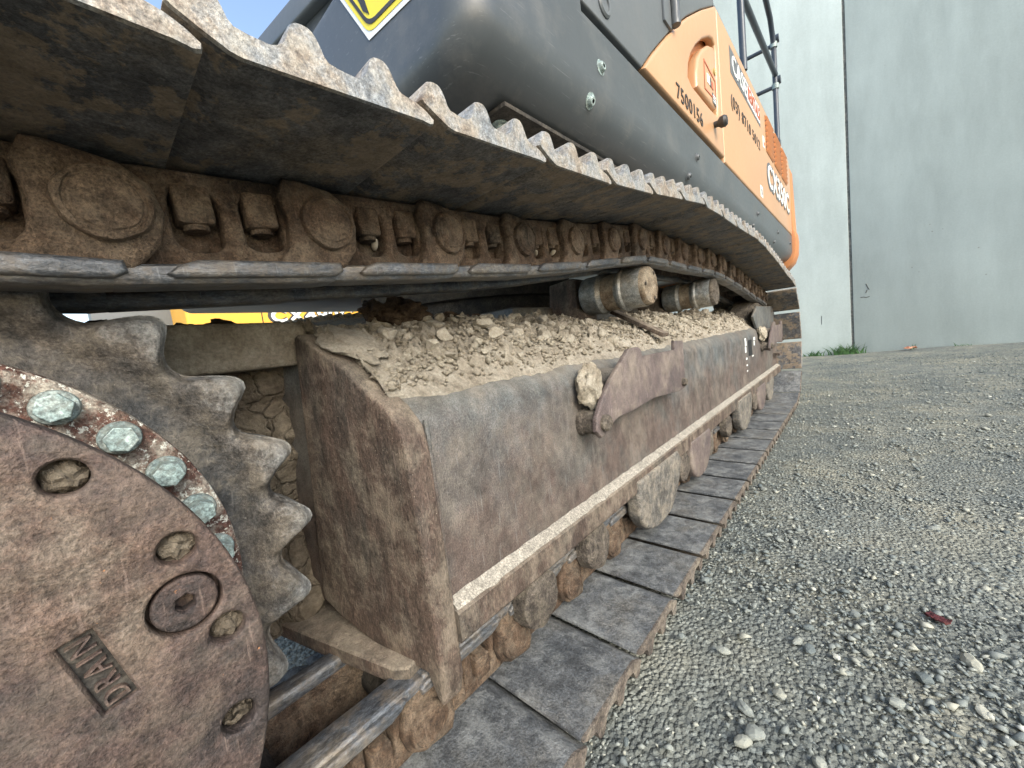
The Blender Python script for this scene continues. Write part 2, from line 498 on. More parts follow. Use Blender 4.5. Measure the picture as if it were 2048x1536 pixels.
# ================================================================== SETTING
def ground_mesh():
    xs = [-150, -60, -25, -12, -6] + list(np.linspace(-4, 5, 46)) + [6, 8, 12, 25, 60, 150]
    ys = [-150, -60, -20, -6] + list(np.linspace(-2, 10, 61)) + [14, 25, 60, 150]
    vs, fs = [], []
    for y in ys:
        for x in xs:
            z = 0.0
            if -4 <= x <= 5 and -2 <= y <= 10:
                z = .012 * noise.fractal(Vector((x * .9, y * .9, 0)), 1, 2, 4) - .006
                if -1.1 < x < -.28 and y < 4.4:
                    z -= .012
            if y > 7.3 and x > 0:
                z += .025 * min(1, (y - 7.3) / .4) * min(1, x / .8)
            vs.append((x, y, z))
    n = len(xs)
    for j in range(len(ys) - 1):
        for i in range(n - 1):
            fs.append((j * n + i, j * n + i + 1, (j + 1) * n + i + 1, (j + 1) * n + i))
    me = bpy.data.meshes.new('ground'); me.from_pydata(vs, [], fs); me.update()
    return finish(me, 80)
ground = obj('ground', ground_mesh(), M_ground, kind='structure')

# ---- loose gravel: one mass, thousands of small stones
def rock_template(seed):
    r = random.Random(seed)
    bm = bmesh.new()
    bmesh.ops.create_icosphere(bm, subdivisions=1, radius=1)
    sx, sy, sz = r.uniform(.75, 1.2), r.uniform(.6, .95), r.uniform(.45, .75)
    for v in bm.verts:
        k = 1 + .42 * noise.noise(v.co * 1.3 + Vector((seed * 9.1, 0, 0)))
        v.co = Vector((v.co.x * sx, v.co.y * sy, v.co.z * sz)) * k
    bmesh.ops.triangulate(bm, faces=bm.faces)
    V = np.array([v.co for v in bm.verts]); F = np.array([[v.index for v in f.verts] for f in bm.faces])
    bm.free()
    return V, F
OCT_V = np.array([(1, 0, 0), (-1, 0, 0), (0, 1, 0), (0, -1, 0), (0, 0, 1), (0, 0, -1)], float)
OCT_F = np.array([(0, 2, 4), (2, 1, 4), (1, 3, 4), (3, 0, 4), (2, 0, 5), (1, 2, 5), (3, 1, 5), (0, 3, 5)])

def scatter_mesh(pos, size, templ, tone, flat=.6):
    Vs, Fs, T, off = [], [], [], 0
    for i in range(len(pos)):
        V, F = templ[i % len(templ)]
        a = rng.uniform(0, 2 * pi); ca, sa = cos(a), sin(a)
        sc = size[i] * np.array([rng.uniform(.8, 1.25), rng.uniform(.65, 1.0), rng.uniform(.45, .85) * flat / .6])
        tl = rng.uniform(-.5, .5)
        P = V * sc
        P = np.c_[P[:, 0] * cos(tl) - P[:, 2] * sin(tl), P[:, 1], P[:, 0] * sin(tl) + P[:, 2] * cos(tl)]
        P = np.c_[P[:, 0] * ca - P[:, 1] * sa, P[:, 0] * sa + P[:, 1] * ca, P[:, 2]] + pos[i]
        Vs.append(P); Fs.append(F + off); off += len(V); T.append(np.full(len(V), tone[i]))
    V = np.concatenate(Vs); F = np.concatenate(Fs)
    me = bpy.data.meshes.new('m')
    me.vertices.add(len(V)); me.vertices.foreach_set('co', V.ravel().astype(np.float32))
    me.loops.add(F.size); me.loops.foreach_set('vertex_index', F.ravel().astype(np.int32))
    me.polygons.add(len(F)); me.polygons.foreach_set('loop_start', np.arange(0, F.size, 3, dtype=np.int32))
    me.update(calc_edges=True); me.validate()
    at = me.attributes.new('tone', 'FLOAT', 'POINT')
    at.data.foreach_set('value', np.concatenate(T).astype(np.float32))
    return me

ROCKS = [rock_template(k) for k in range(8)]
def oct_template(k):
    r = np.random.default_rng(k)
    return OCT_V * r.uniform(.7, 1.25, (6, 1)) * np.array([1, .85, .7]) + r.uniform(-.18, .18, (6, 3)), OCT_F
OCTS = [oct_template(k) for k in range(10)]

def clump(x, y):
    return noise.noise(Vector((x * 1.6, y * 1.6, 3.3))) + .6 * noise.noise(Vector((x * 4.2, y * 4.2, 7.7)))

def gravel():
    pos, size, tone = [], [], []
    def put(x, y, s, t):
        pos.append((x, y, s * .18)); size.append(s); tone.append(t)
    n = 0
    while n < 42000:                                        # small grit, denser close by
        y = .15 + 6.9 * rng.random() ** 1.9
        x = -.42 + (1.2 + y * .62) * rng.random()
        c = clump(x, y)
        if rng.random() > .55 + .55 * c:
            continue
        s = (.0030 + .0042 * rng.random() ** 2.2) * (1 + .10 * y)
        put(x, y, s, min(1, max(0, .46 + .18 * c * -1 + rng.normal(0, .17))))
        n += 1
    n = 0
    while n < 5200:                                         # pebbles
        y = .2 + 6.4 * rng.random() ** 1.7
        x = -.40 + (1.3 + y * .6) * rng.random()
        c = clump(x, y)
        if rng.random() > .5 + .6 * c:
            continue
        s = .0075 + .007 * rng.random() ** 2
        put(x, y, s, min(1, max(0, .45 + rng.normal(0, .24))))
        n += 1
    m1 = scatter_mesh(np.array(pos), size, OCTS, tone)
    return m1
obj('gravel', gravel(), M_gravel, label='loose grey and beige gravel spread over the yard', cat='gravel', kind='stuff')

# individual larger stones
def rock_mesh(k, sub=2):
    bm = bmesh.new(); bmesh.ops.create_icosphere(bm, subdivisions=sub - 1 if sub > 1 else 1, radius=1)
    r = random.Random(100 + k)
    sx, sy, sz = r.uniform(.85, 1.25), r.uniform(.6, .9), r.uniform(.4, .65)
    for v in bm.verts:
        q = 1 + .38 * noise.noise(v.co * 1.1 + Vector((k * 5.1, 2, 0))) + .12 * noise.noise(v.co * 3 + Vector((k, 9, 0)))
        v.co = Vector((v.co.x * sx, v.co.y * sy, v.co.z * sz)) * q
    me = bpy.data.meshes.new('stone'); bm.to_mesh(me); bm.free()
    me.materials.append(M_stone)
    return me
STONES = [rock_mesh(k, 3) for k in range(7)]
spots = [(.079, .959, .015), (.038, .868, .014), (-.124, .778, .012), (-.168, .71, .012), (-.146, .67, .014), (.15, 1.05, .016), (-.09, .93, .012), (-.02, 1.1, .012),
         (.2, .9, .013), (.26, 1.02, .014), (-.23, .83, .011), (.05, .72, .013), (.13, .78, .015), (-.06, .62, .014), (.33, 1.3, .013), (.0, .98, .011)]
for i in range(150):
    y = .3 + 4.4 * random.random() ** 1.5
    x = -.36 + (.95 + .55 * y) * random.random()
    if hypot(x, y) < .45: continue
    spots.append((x, y, .0075 + .008 * random.random() ** 2))
for i, (x, y, s) in enumerate(spots):
    o = bpy.data.objects.new('stone', STONES[i % 7]); COL.objects.link(o)
    o.location = (x, y, s * .22); o.scale = (s, s, s)
    o.rotation_euler = (random.uniform(-.25, .25), random.uniform(-.25, .25), random.uniform(0, 6.28))
    tag(o, 'small angular grey or beige stone lying loose on the gravel yard', 'stone', 'larger stones in the gravel')

# ---- concrete wall: two tilt-up panels with a sealed joint
WY = 7.85
wall = empty('concrete_wall', (-.06, WY, 0), 'tall pale grey tilt-up concrete wall at the back of the yard', 'wall')
obj('wall_panel', box(-9.0, -.075, WY, WY + .2, -.3, 9.0, .012), M_con, wall)
obj('wall_panel', box(-.045, 9.0, WY + .004, WY + .204, -.3, 9.0, .012), M_con2, wall)
obj('joint_sealant', box(-.085, -.035, WY + .022, WY + .12, -.3, 8.95, 0), M_seal, wall)
for (x0, z0, l, a) in ((.10, 1.02, .10, 1.2), (.115, .93, .05, 2.0), (.04, .83, .10, 0.05), (-.42, .62, .14, 1.6)):
    obj('scuff_mark', tube([(x0 + l * cos(a) * k, WY + .001 , z0 - l * sin(a) * k + .008 * sin(k * 9)) for k in (0, .3, .6, 1)], .004, 5), M_dark, wall)

# ---- weeds along the wall foot
def grass_tuft(cx, n, h, spread, label):
    bm = bmesh.new()
    for i in range(n):
        bx = cx + random.gauss(0, spread * .45); by = WY - .02 - random.random() * .07
        a = random.uniform(-1, 1); L = h * random.uniform(.45, 1.1); wv = .006 + random.random() * .004
        prev = None
        lean = random.uniform(.15, .95) * (1 if a > 0 else -1)
        for k in range(5):
            t = k / 4
            p = Vector((bx + lean * L * t * t * .9, by - .35 * L * t * t * random.uniform(.8, 1.2), L * (t - .38 * t * t * abs(lean)) - .01))
            wd = wv * (1 - t) + .0006
            q = (bm.verts.new(p + Vector((-wd, 0, 0))), bm.verts.new(p + Vector((wd, .003, 0))))
            if prev: bm.faces.new((prev[0], prev[1], q[1], q[0]))
            prev = q
    me = bpy.data.meshes.new('g'); bm.to_mesh(me); bm.free()
    t = M_grass
    return obj('grass_tuft', me, t, label=label, cat='grass', group='weeds at the wall foot')
tg = NT('green weed blade')
M_grass = tg.done(tg.ramp(tg.noise(tg.coords(rnd=False), 14, 3), [(.3, (.03, .085, .035)), (.7, (.09, .19, .06))]), .6, None, 0, .3)
grass_tuft(-.14, 110, .20, .20, 'green grass tuft growing at the foot of the wall joint')
grass_tuft(-.52, 34, .12, .12, 'low green grass tuft at the wall foot beside the track')
grass_tuft(.55, 7, .17, .03, 'few thin grass stalks rising behind the litter at the wall')
grass_tuft(1.02, 9, .10, .10, 'sparse thin weed at the foot of the right wall panel')

# ---- litter
def crumple(sx, sy, sz, seed):
    bm = bmesh.new(); bmesh.ops.create_grid(bm, x_segments=7, y_segments=5, size=1)
    for v in bm.verts:
        n_ = noise.noise_vector(v.co * 1.7 + Vector((seed, 0, 0)))
        v.co = Vector((v.co.x * sx, v.co.y * sy, (n_.z * 1.2 + .6) * sz)) + Vector((n_.x * sx * .3, n_.y * sy * .3, 0))
    bmesh.ops.solidify(bm, geom=bm.faces, thickness=.003)
    me = bpy.data.meshes.new('c'); bm.to_mesh(me); bm.free()
    return me
M_redrag = steel('dark red scrap', [(.045, .010, .014), (.10, .022, .026), (.13, .04, .035)], 60, 200, bump=.4)
o = obj('scrap', crumple(.020, .011, .005, 3), M_redrag, loc=(.117, 1.171, .004), label='small dark red crumpled scrap lying on the gravel', cat='litter')
o.rotation_euler = (0, 0, -.6)
M_orl = paint('faded orange wrapper', (.55, .25, .14), .6, .3, .3)
o = obj('wrapper', crumple(.06, .035, .035, 8), M_orl, loc=(.54, 7.70, .03), label='faded orange and white wrapper lying against the wall foot', cat='litter')

# ================================================================== EXCAVATOR
EX = Vector((-1.95, 1.65, 0))
exc = empty('excavator', EX, 'orange and dark grey tracked excavator with a muddy steel undercarriage', 'excavator')
def part(name, me, mat, loc=None, rot=None, label=None, kind=None):
    """part of the excavator; mesh in world coordinates unless loc is given (world)"""
    return obj(name, me, mat, exc, (Vector(loc) - EX) if loc is not None else None, rot, label, None, None, kind)
def sub(name, me, mat, parent, wloc=None, rot=None, label=None):
    """sub-part of a part whose own origin is the world origin"""
    o_ = obj(name, me, mat, parent, Vector(wloc) if wloc is not None else Vector((0, 0, 0)), rot, label)
    return o_

XC = -.645                     # track centre line
SPC = (-.19, .508)             # sprocket centre (y, z)
SPR = .389                     # chain radius on the sprocket
IDC = (3.50, .508); IDR = .389
# ---- chain path (pin centre line)
def chain_path():
    P = []
    def arc(c, r, a0, a1, n=40):
        for i in range(n + 1):
            a = radians(a0 + (a1 - a0) * i / n)
            P.append((c[0] + r * cos(a), c[1] + r * sin(a)))
    arc(SPC, SPR, 270, 96)                       # bottom -> behind -> top of sprocket
    up = [(-.08, .889), (.0375, .891), (.258, .906), (.4725, .922), (.689, .938), (.902, .962), (1.121, .992), (1.30, 1.016), (1.42, 1.022), (1.6, 1.021), (1.85, 1.019), (2.10, 1.024), (2.28, 1.024), (2.45, 1.008), (2.8, .972), (3.1, .935), (3.30, .905)]
    P.extend(up)
    arc(IDC, IDR, 96, -90)
    return np.array(P)
PATH = chain_path()
PATH = np.vstack([PATH, PATH[:1]])
seg = np.hypot(*np.diff(PATH, axis=0).T)
CUM = np.r_[0, np.cumsum(seg)]
LTOT = CUM[-1]
NL = int(round(LTOT / .2155))
PITCH = LTOT / NL
def at_s(s):
    s = s % LTOT
    i = min(np.searchsorted(CUM, s, 'right') - 1, len(seg) - 1)
    t = (s - CUM[i]) / max(seg[i], 1e-9)
    return PATH[i] * (1 - t) + PATH[i + 1] * t
k0 = int(np.argmin(np.hypot(PATH[:-1, 0] - .0375, PATH[:-1, 1] - .891)))
S0 = CUM[k0]
PINS = [at_s(S0 + i * PITCH) for i in range(NL)]

# ---- shoe: three rounded grousers, thin overlapping tail
def grouser(c):
    return [(c + .026, .0195), (c + .0185, .0225), (c + .0140, .032), (c + .0105, .0415), (c + .005, .0468), (c - .005, .0468), (c - .0105, .0418), (c - .0150, .032), (c - .0205, .0240), (c - .029, .0195)]
SH = [(.014, .0), (.186, .0), (.196, -.0015), (.2005, .0), (.2015, .0045), (.194, .0105), (.182, .0165)] + \
     [(c_[0], c_[1]) for c_ in grouser(.142)] + [(.106, .0195)] + grouser(.068)[1:] + [(.032, .0195)] + grouser(-.006)[1:8] + \
     [(-.0265, .0255), (-.0250, .0205), (-.010, .011), (.006, .002)]
SO = .068
def shoe_mesh(kx=.30):
    bm = bmesh.new()
    dense = []
    for i in range(len(SH)):
        a, b, c, d = SH[i - 1], SH[i], SH[(i + 1) % len(SH)], SH[(i + 2) % len(SH)]
        dense.append(b)
        if 5 <= i <= len(SH) - 4:
            dense.append(tuple((-a[k] + 9 * b[k] + 9 * c[k] - d[k]) / 16 for k in (0, 1)))
    prof = [(s * PITCH / .216 + SO, v + .056) for s, v in dense]
    xs = [-kx, -kx + .004, -.10, .10, kx - .004, kx]
    rings = []
    for j, x in enumerate(xs):
        sc = .94 if j in (0, len(xs) - 1) else 1.0
        cy, cz = SO + .09, .066
        rings.append([bm.verts.new((x, cy + (p[0] - cy) * (1 - (1 - sc) * .2), cz + (p[1] - cz) * (1 - (1 - sc) * .8))) for p in prof])
    n = len(prof)
    for j, (a, b) in enumerate(zip(rings, rings[1:])):
        for i in range(n):
            f = bm.faces.new((a[i], b[i], b[(i + 1) % n], a[(i + 1) % n]))
            f.material_index = 1 if (j in (0, 4) or i in range(6, len(prof) - 4)) else 0
    f = bm.faces.new(rings[0])
    f = bm.faces.new(rings[-1][::-1]); f.material_index = 1
    bmesh.ops.recalc_face_normals(bm, faces=bm.faces)
    me = bpy.data.meshes.new('track_shoe'); bm.to_mesh(me); bm.free()
    me.materials.append(M_shoeup); me.materials.append(M_shoeedge)
    return finish(me, 30)
SHOE = shoe_mesh()
SHOE_LOW = SHOE.copy(); SHOE_LOW.materials[0] = M_shoe; SHOE_LOW.materials[1] = M_shoedirt

# ---- link: plate with two bolt windows, outer boss at one end, polished rail
def link_mesh(sgn):
    p = PITCH
    wins = [rrect(.050, -.036, .096, .030, .014, 4), rrect(.117, -.036, .161, .030, .014, 4)]
    body = plate([(-.030, -.050), (-.012, -.066), (.19, -.066), (p - .012, -.060), (p + .004, -.030), (p + .0, .030), (p - .022, .050), (.17, .052), (.03, .052), (.006, .048), (-.026, .030), (-.036, 0)],
                 wins, .034, .005, 2, MYZ)
    body.transform(Matrix.Translation((sgn * .074, 0, 0)))
    eye = plate([(.135, -.064), (p - .03, -.066), (p + .012, -.060), (p + .036, -.034), (p + .043, 0), (p + .036, .028), (p + .014, .046), (p - .03, .053), (.168, .052), (.160, .03), (.166, 0), (.160, -.03)], [], .026, .008, 3, MYZ)
    eye.transform(Matrix.Translation((sgn * .098, 0, 0)))
    prof = [(.085, .0365), (.114, .0360), (.1195, .0345), (.1215, .031), (.1215, .0298), (.1196, .0285), (.1198, .0272), (.1216, .0258), (.1226, .020), (.1232, .001)]
    boss = lathe([(sgn * a, b) for a, b in prof], 36)
    boss.transform(Matrix.Translation((0, p, 0)))
    back = plate([(.03, -.05), (.185, -.05), (.185, .045), (.03, .045)], [], .006, 0, 0, MYZ)
    back.transform(Matrix.Translation((sgn * .0615, 0, 0)))
    wr, xr = (.050, .0895) if sgn > 0 else (.034, .0760)
    low = plate([(-.030, -.055), (-.022, -.070), (-.010, -.0755), (.19, -.0775), (p - .004, -.0755), (p + .008, -.066), (p - .01, -.05)], [], wr, .007, 2, MYZ)
    low.transform(Matrix.Translation((sgn * (xr - .006), 0, 0)))
    rail = plate([(.030, -.066), (.036, -.0705), (.19, -.0715), (p - .004, -.070), (p + .006, -.064), (p + .004, -.0525), (.060, -.0515), (.042, -.057)], [], .030, .0048, 3, MYZ)
    rail.transform(Matrix.Translation((sgn * (xr + wr / 2 - .0125), 0, 0)))
    for m_ in (body, eye, boss):
        rough_up(m_, .0030, 42, sgn)
    me = joinm([body, eye, boss, back, low, rail], [0, 0, 0, 0, 1, 1])
    me.name = 'track_link'
    me.materials.append(M_link); me.materials.append(M_rail)
    return me
LINK_O, LINK_I = link_mesh(1), link_mesh(-1)
# nut that hangs in a bolt window
nut = plate(rrect(-.0175, -.020, .0175, .022, .004, 2), [], .034, .004, 2, MYZ)
tip = lathe([(0, .013), (.007, .0125), (.008, .0)], 14, False); tip.transform(Matrix.Rotation(pi / 2, 4, 'Y')); tip.transform(Matrix.Translation((0, 0, -.019)))
NUT = joinm([nut, tip]); NUT.name = 'nut'; NUT.materials.append(M_link)
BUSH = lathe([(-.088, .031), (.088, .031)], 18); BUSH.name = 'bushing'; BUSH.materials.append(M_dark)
peb = bmesh.new(); bmesh.ops.create_icosphere(peb, subdivisions=2, radius=1)
for v in peb.verts:
    v.co = v.co * (1 + .2 * noise.noise(v.co * 1.7))
    v.co = Vector((v.co.x * .006, v.co.y * .0048, v.co.z * .010))
PEB = bpy.data.meshes.new('pebble'); peb.to_mesh(PEB); peb.free(); PEB.materials.append(M_clod); finish(PEB, 60)

for i in range(NL):
    a, b = PINS[i], PINS[(i + 1) % NL]
    ang = atan2(b[1] - a[1], b[0] - a[0])
    L = Vector((XC, a[0], a[1]))
    part('track_shoe', SHOE_LOW if a[1] < .5 else SHOE, None, L, (ang, 0, 0))
    lo = part('track_link', LINK_O, None, L, (ang, 0, 0))
    part('track_link', LINK_I, None, L, (ang, 0, 0))
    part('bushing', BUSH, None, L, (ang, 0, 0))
    top = a[1] > .6 and -.4 < a[0] < 2.4
    if top or (a[1] < .3 and a[0] < 1.4):
        for s in (.073, .140):
            n_ = obj('nut', NUT, None, lo, Vector((.078, s, .014)))
        if top and a[0] > -.1:
            random.seed(i)
            for s in (.085, .152):
                if random.random() < .6:
                    q = obj('pebble', PEB, None, lo, Vector((.075, s + random.uniform(-.01, .003), -.018 + random.uniform(-.006, .006))))
                    q.rotation_euler = (random.random(), random.random(), random.random())
random.seed(21)

# ---- far track of the same machine (shoes and a plain frame)
XF = -3.255
for i in range(NL):
    a, b = PINS[i], PINS[(i + 1) % NL]
    part('track_shoe', SHOE, None, (XF, a[0], a[1]), (atan2(b[1] - a[1], b[0] - a[0]), 0, 0))
part('far_track_frame', extr_y([(XF - .16, .2), (XF + .16, .2), (XF + .18, .6), (XF + .06, .8), (XF - .06, .8), (XF - .18, .6)], .1, 3.6, .01), M_frame)

# ---- sprocket
def sprocket_mesh():
    n, a0 = 22, radians(47.9)
    tp = [(.50, .3425), (.43, .344), (.36, .3485), (.28, .357), (.20, .3665), (.12, .3755), (.05, .381), (-.03, .383), (-.10, .3795), (-.155, .371), (-.205, .361), (-.27, .351), (-.35, .3445), (-.44, .3425), (-.50, .3425)]
    tp = tp[::-1]
    ta = np.array([p[0] for p in tp]); tr = np.array([p[1] for p in tp])
    per = 30
    def sm(a, b, x): t_ = min(1, max(0, (x - a) / (b - a))); return t_ * t_ * (3 - 2 * t_)
    rings_r = [0, .1, .2, .3, .4, .5, .58, .66, .73, .79, .84, .885, .92, .95, .975, .99, 1.0]
    vs, fs = [], []
    nth = n * per
    for k in range(nth):
        f_ = k / per; da = (f_ % 1.0) - .5
        th = a0 + (math.floor(f_) + .5 + da - .5) * 2 * pi / n
        ro = float(np.interp(da, ta, tr))
        tm_ = sm(.44, .26, abs(da + .02))
        for m_ in rings_r:
            r = .24 + (ro - .24) * m_
            x = .036 + .006 * sm(.27, .25, r) - .010 * math.exp(-((r - .300) / .016) ** 2) + .012 * sm(.312, .340, r) * tm_ + .004 * sm(.30, .325, r)
            x += .0012 * noise.noise(Vector((r * cos(th) * 40, r * sin(th) * 40, 0)))
            x -= .016 * sm(.86, 1.0, m_) ** 2 * (1 if m_ > .86 else 0)
            vs.append((x, r * cos(th), r * sin(th)))
        vs.append((-.036, ro * cos(th), ro * sin(th)))
        vs.append((-.040, .24 * cos(th), .24 * sin(th)))
    w_ = len(rings_r) + 2
    for k in range(nth):
        a_ = k * w_; b_ = ((k + 1) % nth) * w_
        for q in range(w_ - 1):
            fs.append((a_ + q, a_ + q + 1, b_ + q + 1, b_ + q))
    me = bpy.data.meshes.new('m'); me.from_pydata(vs, [], fs); me.update()
    bm = bmesh.new(); bm.from_mesh(me); bmesh.ops.recalc_face_normals(bm, faces=bm.faces); bm.to_mesh(me); bm.free()
    return finish(me, 50)
spk = part('sprocket', sprocket_mesh(), M_spro, (XC, SPC[0], SPC[1]))

# ---- final drive: flange ring, bolts, rusty hub cover
def R_(x, r_y, r_z): return Vector((x, SPC[0] + r_y, SPC[1] + r_z))
fl = part('flange', lathe([(-.615, .279), (-.540, .278), (-.533, .277), (-.530, .273), (-.530, .225), (-.58, .222)], 96, False), M_ring, (0, SPC[0], SPC[1]))
bolt_head = plate(circ(0, 0, .0125, 6), [], .030, .0010, 1, MYZ, 20); bolt_head.transform(Matrix.Translation((.011, 0, 0)))
washer = lathe([(0, .0158), (.004, .0158), (.0055, .0148), (.0055, 0.001)], 30, False)
BOLT = joinm([bolt_head, washer], [0, 1])
BOLT.materials.append(M_bolt); BOLT.materials.append(M_washer)
for k, (a, tw) in enumerate(zip([49.4 + 11.25 * j for j in range(4, -28, -1)], [random.random() for _ in range(32)])):
    ar = radians(a)
    obj('bolt', BOLT, None, fl, Vector((-.530, .2575 * cos(ar), .2575 * sin(ar))), (tw, 0, 0))
hub_holes = [(a_, .0108) for a_ in (42.2, 23.4, 5.6, -11.6, -29, -47, 62, 82, 102, 122)]
HR = .2325
plug_c = (.212, .053)
T0, T1 = np.array([.174, .011]), np.array([.162, .060])     # text box ends (D side, N side)
e = (T1 - T0) / np.linalg.norm(T1 - T0); u = np.array([-e[1], e[0]])
TM = (T0 + T1) / 2
hl, hh = .0262, .0078
rect = [tuple(TM + e * sx * hl + u * sy * hh) for sx, sy in ((-1, -1), (1, -1), (1, 1), (-1, 1))]
def arc_notch_outline():
    return circ(0, 0, .252, 120)
cover = plate(arc_notch_outline(), [circ(HR * cos(radians(a)), HR * sin(radians(a)), r, 22) for a, r in hub_holes] + [circ(plug_c[0], plug_c[1], .0205, 40), rect], .022, .003, 2, MYZ)
cover.transform(Matrix.Translation((-.356, 0, 0)))
hub = part('hub_cover', joinm([cover, lathe([(-.362, .24), (-.368, .2505), (-.40, .249), (-.43, .245), (-.45, .240), (-.56, .230)], 96, True)]), M_hub, (0, SPC[0], SPC[1]))
floor_ = plate([tuple(TM + (np.array(q) - TM) * 1.1) for q in rect], [], .008, 0, 0, MYZ); floor_.transform(Matrix.Translation((-.354, 0, 0)))
sub('text_recess', floor_, M_dark, hub)
tm = text_mesh('DRAIN', 1.0, .3, None, -.004, 1.42)
co = np.array([v.co for v in tm.vertices]); lo_, hi_ = co.min(0), co.max(0)
for v in tm.vertices:
    a_ = ((v.co.x - lo_[0]) / (hi_[0] - lo_[0]) - .5) * 2 * (hl - .003); b_ = ((v.co.y - lo_[1]) / (hi_[1] - lo_[1]) - .5) * 2 * (hh - .0022)
    q = TM + e * a_ + u * b_
    v.co = (-.352 + (.0058 if v.co.z > 0 else 0), q[0], q[1])
sub('raised_lettering', tm, M_hub, hub, label='raised cast letters reading DRAIN')
pcx = plug_c
plug = plate(circ(0, 0, .0182, 40), [circ(0, 0, .0062, 6, .3)], .014, .0022, 2, MYZ)
plug.transform(Matrix.Translation((-.3535, pcx[0], pcx[1])))
sub('drain_plug', joinm([plug, lathe([(-.359, .012), (-.357, .012)], 20)]) if False else plug, M_hub, hub, label='round drain plug with a hex socket')
for a, r in hub_holes[:7]:
    bm = bmesh.new(); bmesh.ops.create_icosphere(bm, subdivisions=3, radius=1)
    for v in bm.verts:
        k = 1 + .35 * noise.fractal(v.co * 2 + Vector((a, 0, 0)), 1, 2, 3)
        v.co = Vector((v.co.x * .009, v.co.y * r * 1.05, v.co.z * r * 1.05)) * k
    me = bpy.data.meshes.new('m'); bm.to_mesh(me); bm.free()
    o = sub('mud_plug', me, M_mud, hub, (-.360, HR * cos(radians(a)), HR * sin(radians(a))))

# ---- track frame
FP = [(-.515, .24), (-.515, .590), (-.520, .612), (-.532, .630), (-.552, .646), (-.70, .728), (-.83, .763), (-.95, .70), (-.975, .6), (-.975, .24)]
def frame_mesh():
    me = extr_y(FP, .318, 3.93, 0, 25, 20)
    for v in me.vertices:
        if v.co.y < .32 and v.co.x < -.5:
            v.co.y += .19 * (v.co.x + .5)
    me.update()
    return me
frame = part('track_frame', frame_mesh(), M_frame)
# slot in the frame side
sub('slot', box(-.5165, -.5125, 2.80, 2.90, .475, .575, .0), M_black, frame)
for (y_, z_, l_) in ((2.70, .575, .018), (2.705, .545, .03), (2.70, .505, .035), (2.715, .46, .012), (2.72, .42, .010), (2.725, .385, .008), (2.97, .565, .02), (2.97, .53, .03), (2.90, .462, .008)):
    sub('paint_mark', box(-.5152, -.5138, y_, y_ + .022 + .03 * random.random(), z_, z_ + l_, 0), M_white, frame)
sub('ledge', extr_y([(-.512, .236), (-.512, .297), (-.493, .293), (-.489, .289), (-.489, .243), (-.492, .238)], .342, 3.92, 0, 30, 1), M_endp, frame)
def ledge_dust():
    bm = bmesh.new(); prev = None
    N = 220
    for i in range(N + 1):
        y = .345 + (3.9 - .345) * (i / N) ** 1.6
        hgt = .004 + .003 * noise.noise(Vector((y * 30, 0, 0)))
        xo = -.4945 + .002 * noise.noise(Vector((y * 22, 5, 0)))
        row = [bm.verts.new((-.514, y, .300 + hgt + .004)), bm.verts.new((-.503, y, .297 + hgt)), bm.verts.new((xo, y, .2925 + .002)), bm.verts.new((xo + .004, y, .288))]
        if prev:
            for a_, b_, c_, d_ in zip(prev, prev[1:], row[1:], row):
                bm.faces.new((a_, b_, c_, d_))
        prev = row
    me = bpy.data.meshes.new('m'); bm.to_mesh(me); bm.free()
    return finish(me, 60)
sub('ledge_dust', ledge_dust(), M_gash, frame)
# end plate at the sprocket end
ep = [(-.795, .262), (-.745, .236), (-.66, .212), (-.60, .204), (-.530, .200), (-.518, .165), (-.506, .150), (-.497, .185), (-.497, .235), (-.497, .30), (-.503, .57), (-.510, .606), (-.535, .638), (-.584, .675), (-.619, .706), (-.678, .742), (-.735, .775), (-.745, .77), (-.752, .70), (-.765, .55)]
epm = plate(ep, [], .044, .007, 3, MXZ)
epm.transform(Matrix.Translation((0, .322, 0)))
for v in epm.vertices:                     # the plate runs back towards the sprocket on its inner side
    v.co.y += .19 * (v.co.x + .5) * (1.0 if v.co.x < -.5 else 0)
epm.update()
endp = part('end_plate', epm, M_endp)
bead = tube([(-.5115 + .0015 * noise.noise(Vector((k * .9, 0, 0))), .3465 + .002 * noise.noise(Vector((k * .7, 3, 0))), .30 + .0045 * k) for k in range(70)], .0045, 7)
sub('weld_bead', bead, M_frame, endp)
# bottom shelf plate between end plate and sprocket
shelf = plate([(-1.0, .13), (-.90, .175), (-.75, .212), (-.57, .258), (-.550, .275), (-.56, .32), (-.66, .34), (-1.0, .34)], [], .032, .006, 2)
shelf.transform(Matrix.Translation((0, 0, .198)))
part('bottom_shelf', rough_up(shelf, .002, 30), M_endp)
# inner wall plate and top slab behind the sprocket
part('inner_plate', box(-.975, -.945, -.45, .30, .20, .80, .004), M_mud)
slab = box(-.95, -.760, .00, .285, .722, .802, .012, 3)
part('top_slab', rough_up(slab, .002, 25), M_soil)
# packed mud on the inner plate
def mud_wall():
    ny, nz = 110, 90
    vs, fs = [], []
    for j in range(nz):
        for i in range(ny):
            y = -.30 + .56 * i / (ny - 1); z = .20 + .545 * j / (nz - 1)
            q = Vector((y * 7, z * 7, 1))
            d, pts_ = noise.voronoi(q * 1.1)
            crack = min(1, max(0, (d[1] - d[0]) * 5))
            x = -.868 + .035 * noise.fractal(q * .8, 1, 2, 5) + .022 * crack + .018 * (y > .2) * (y - .2) * 6
            vs.append((x, y, z))
    for j in range(nz - 1):
        for i in range(ny - 1):
            fs.append((j * ny + i, j * ny + i + 1, (j + 1) * ny + i + 1, (j + 1) * ny + i))
    me = bpy.data.meshes.new('m'); me.from_pydata(vs, [], fs); me.update()
    return finish(me, 50)
obj('packed_mud', mud_wall(), M_mud, label='grey packed mud caked on the frame behind the sprocket teeth', cat='mud', kind='stuff')

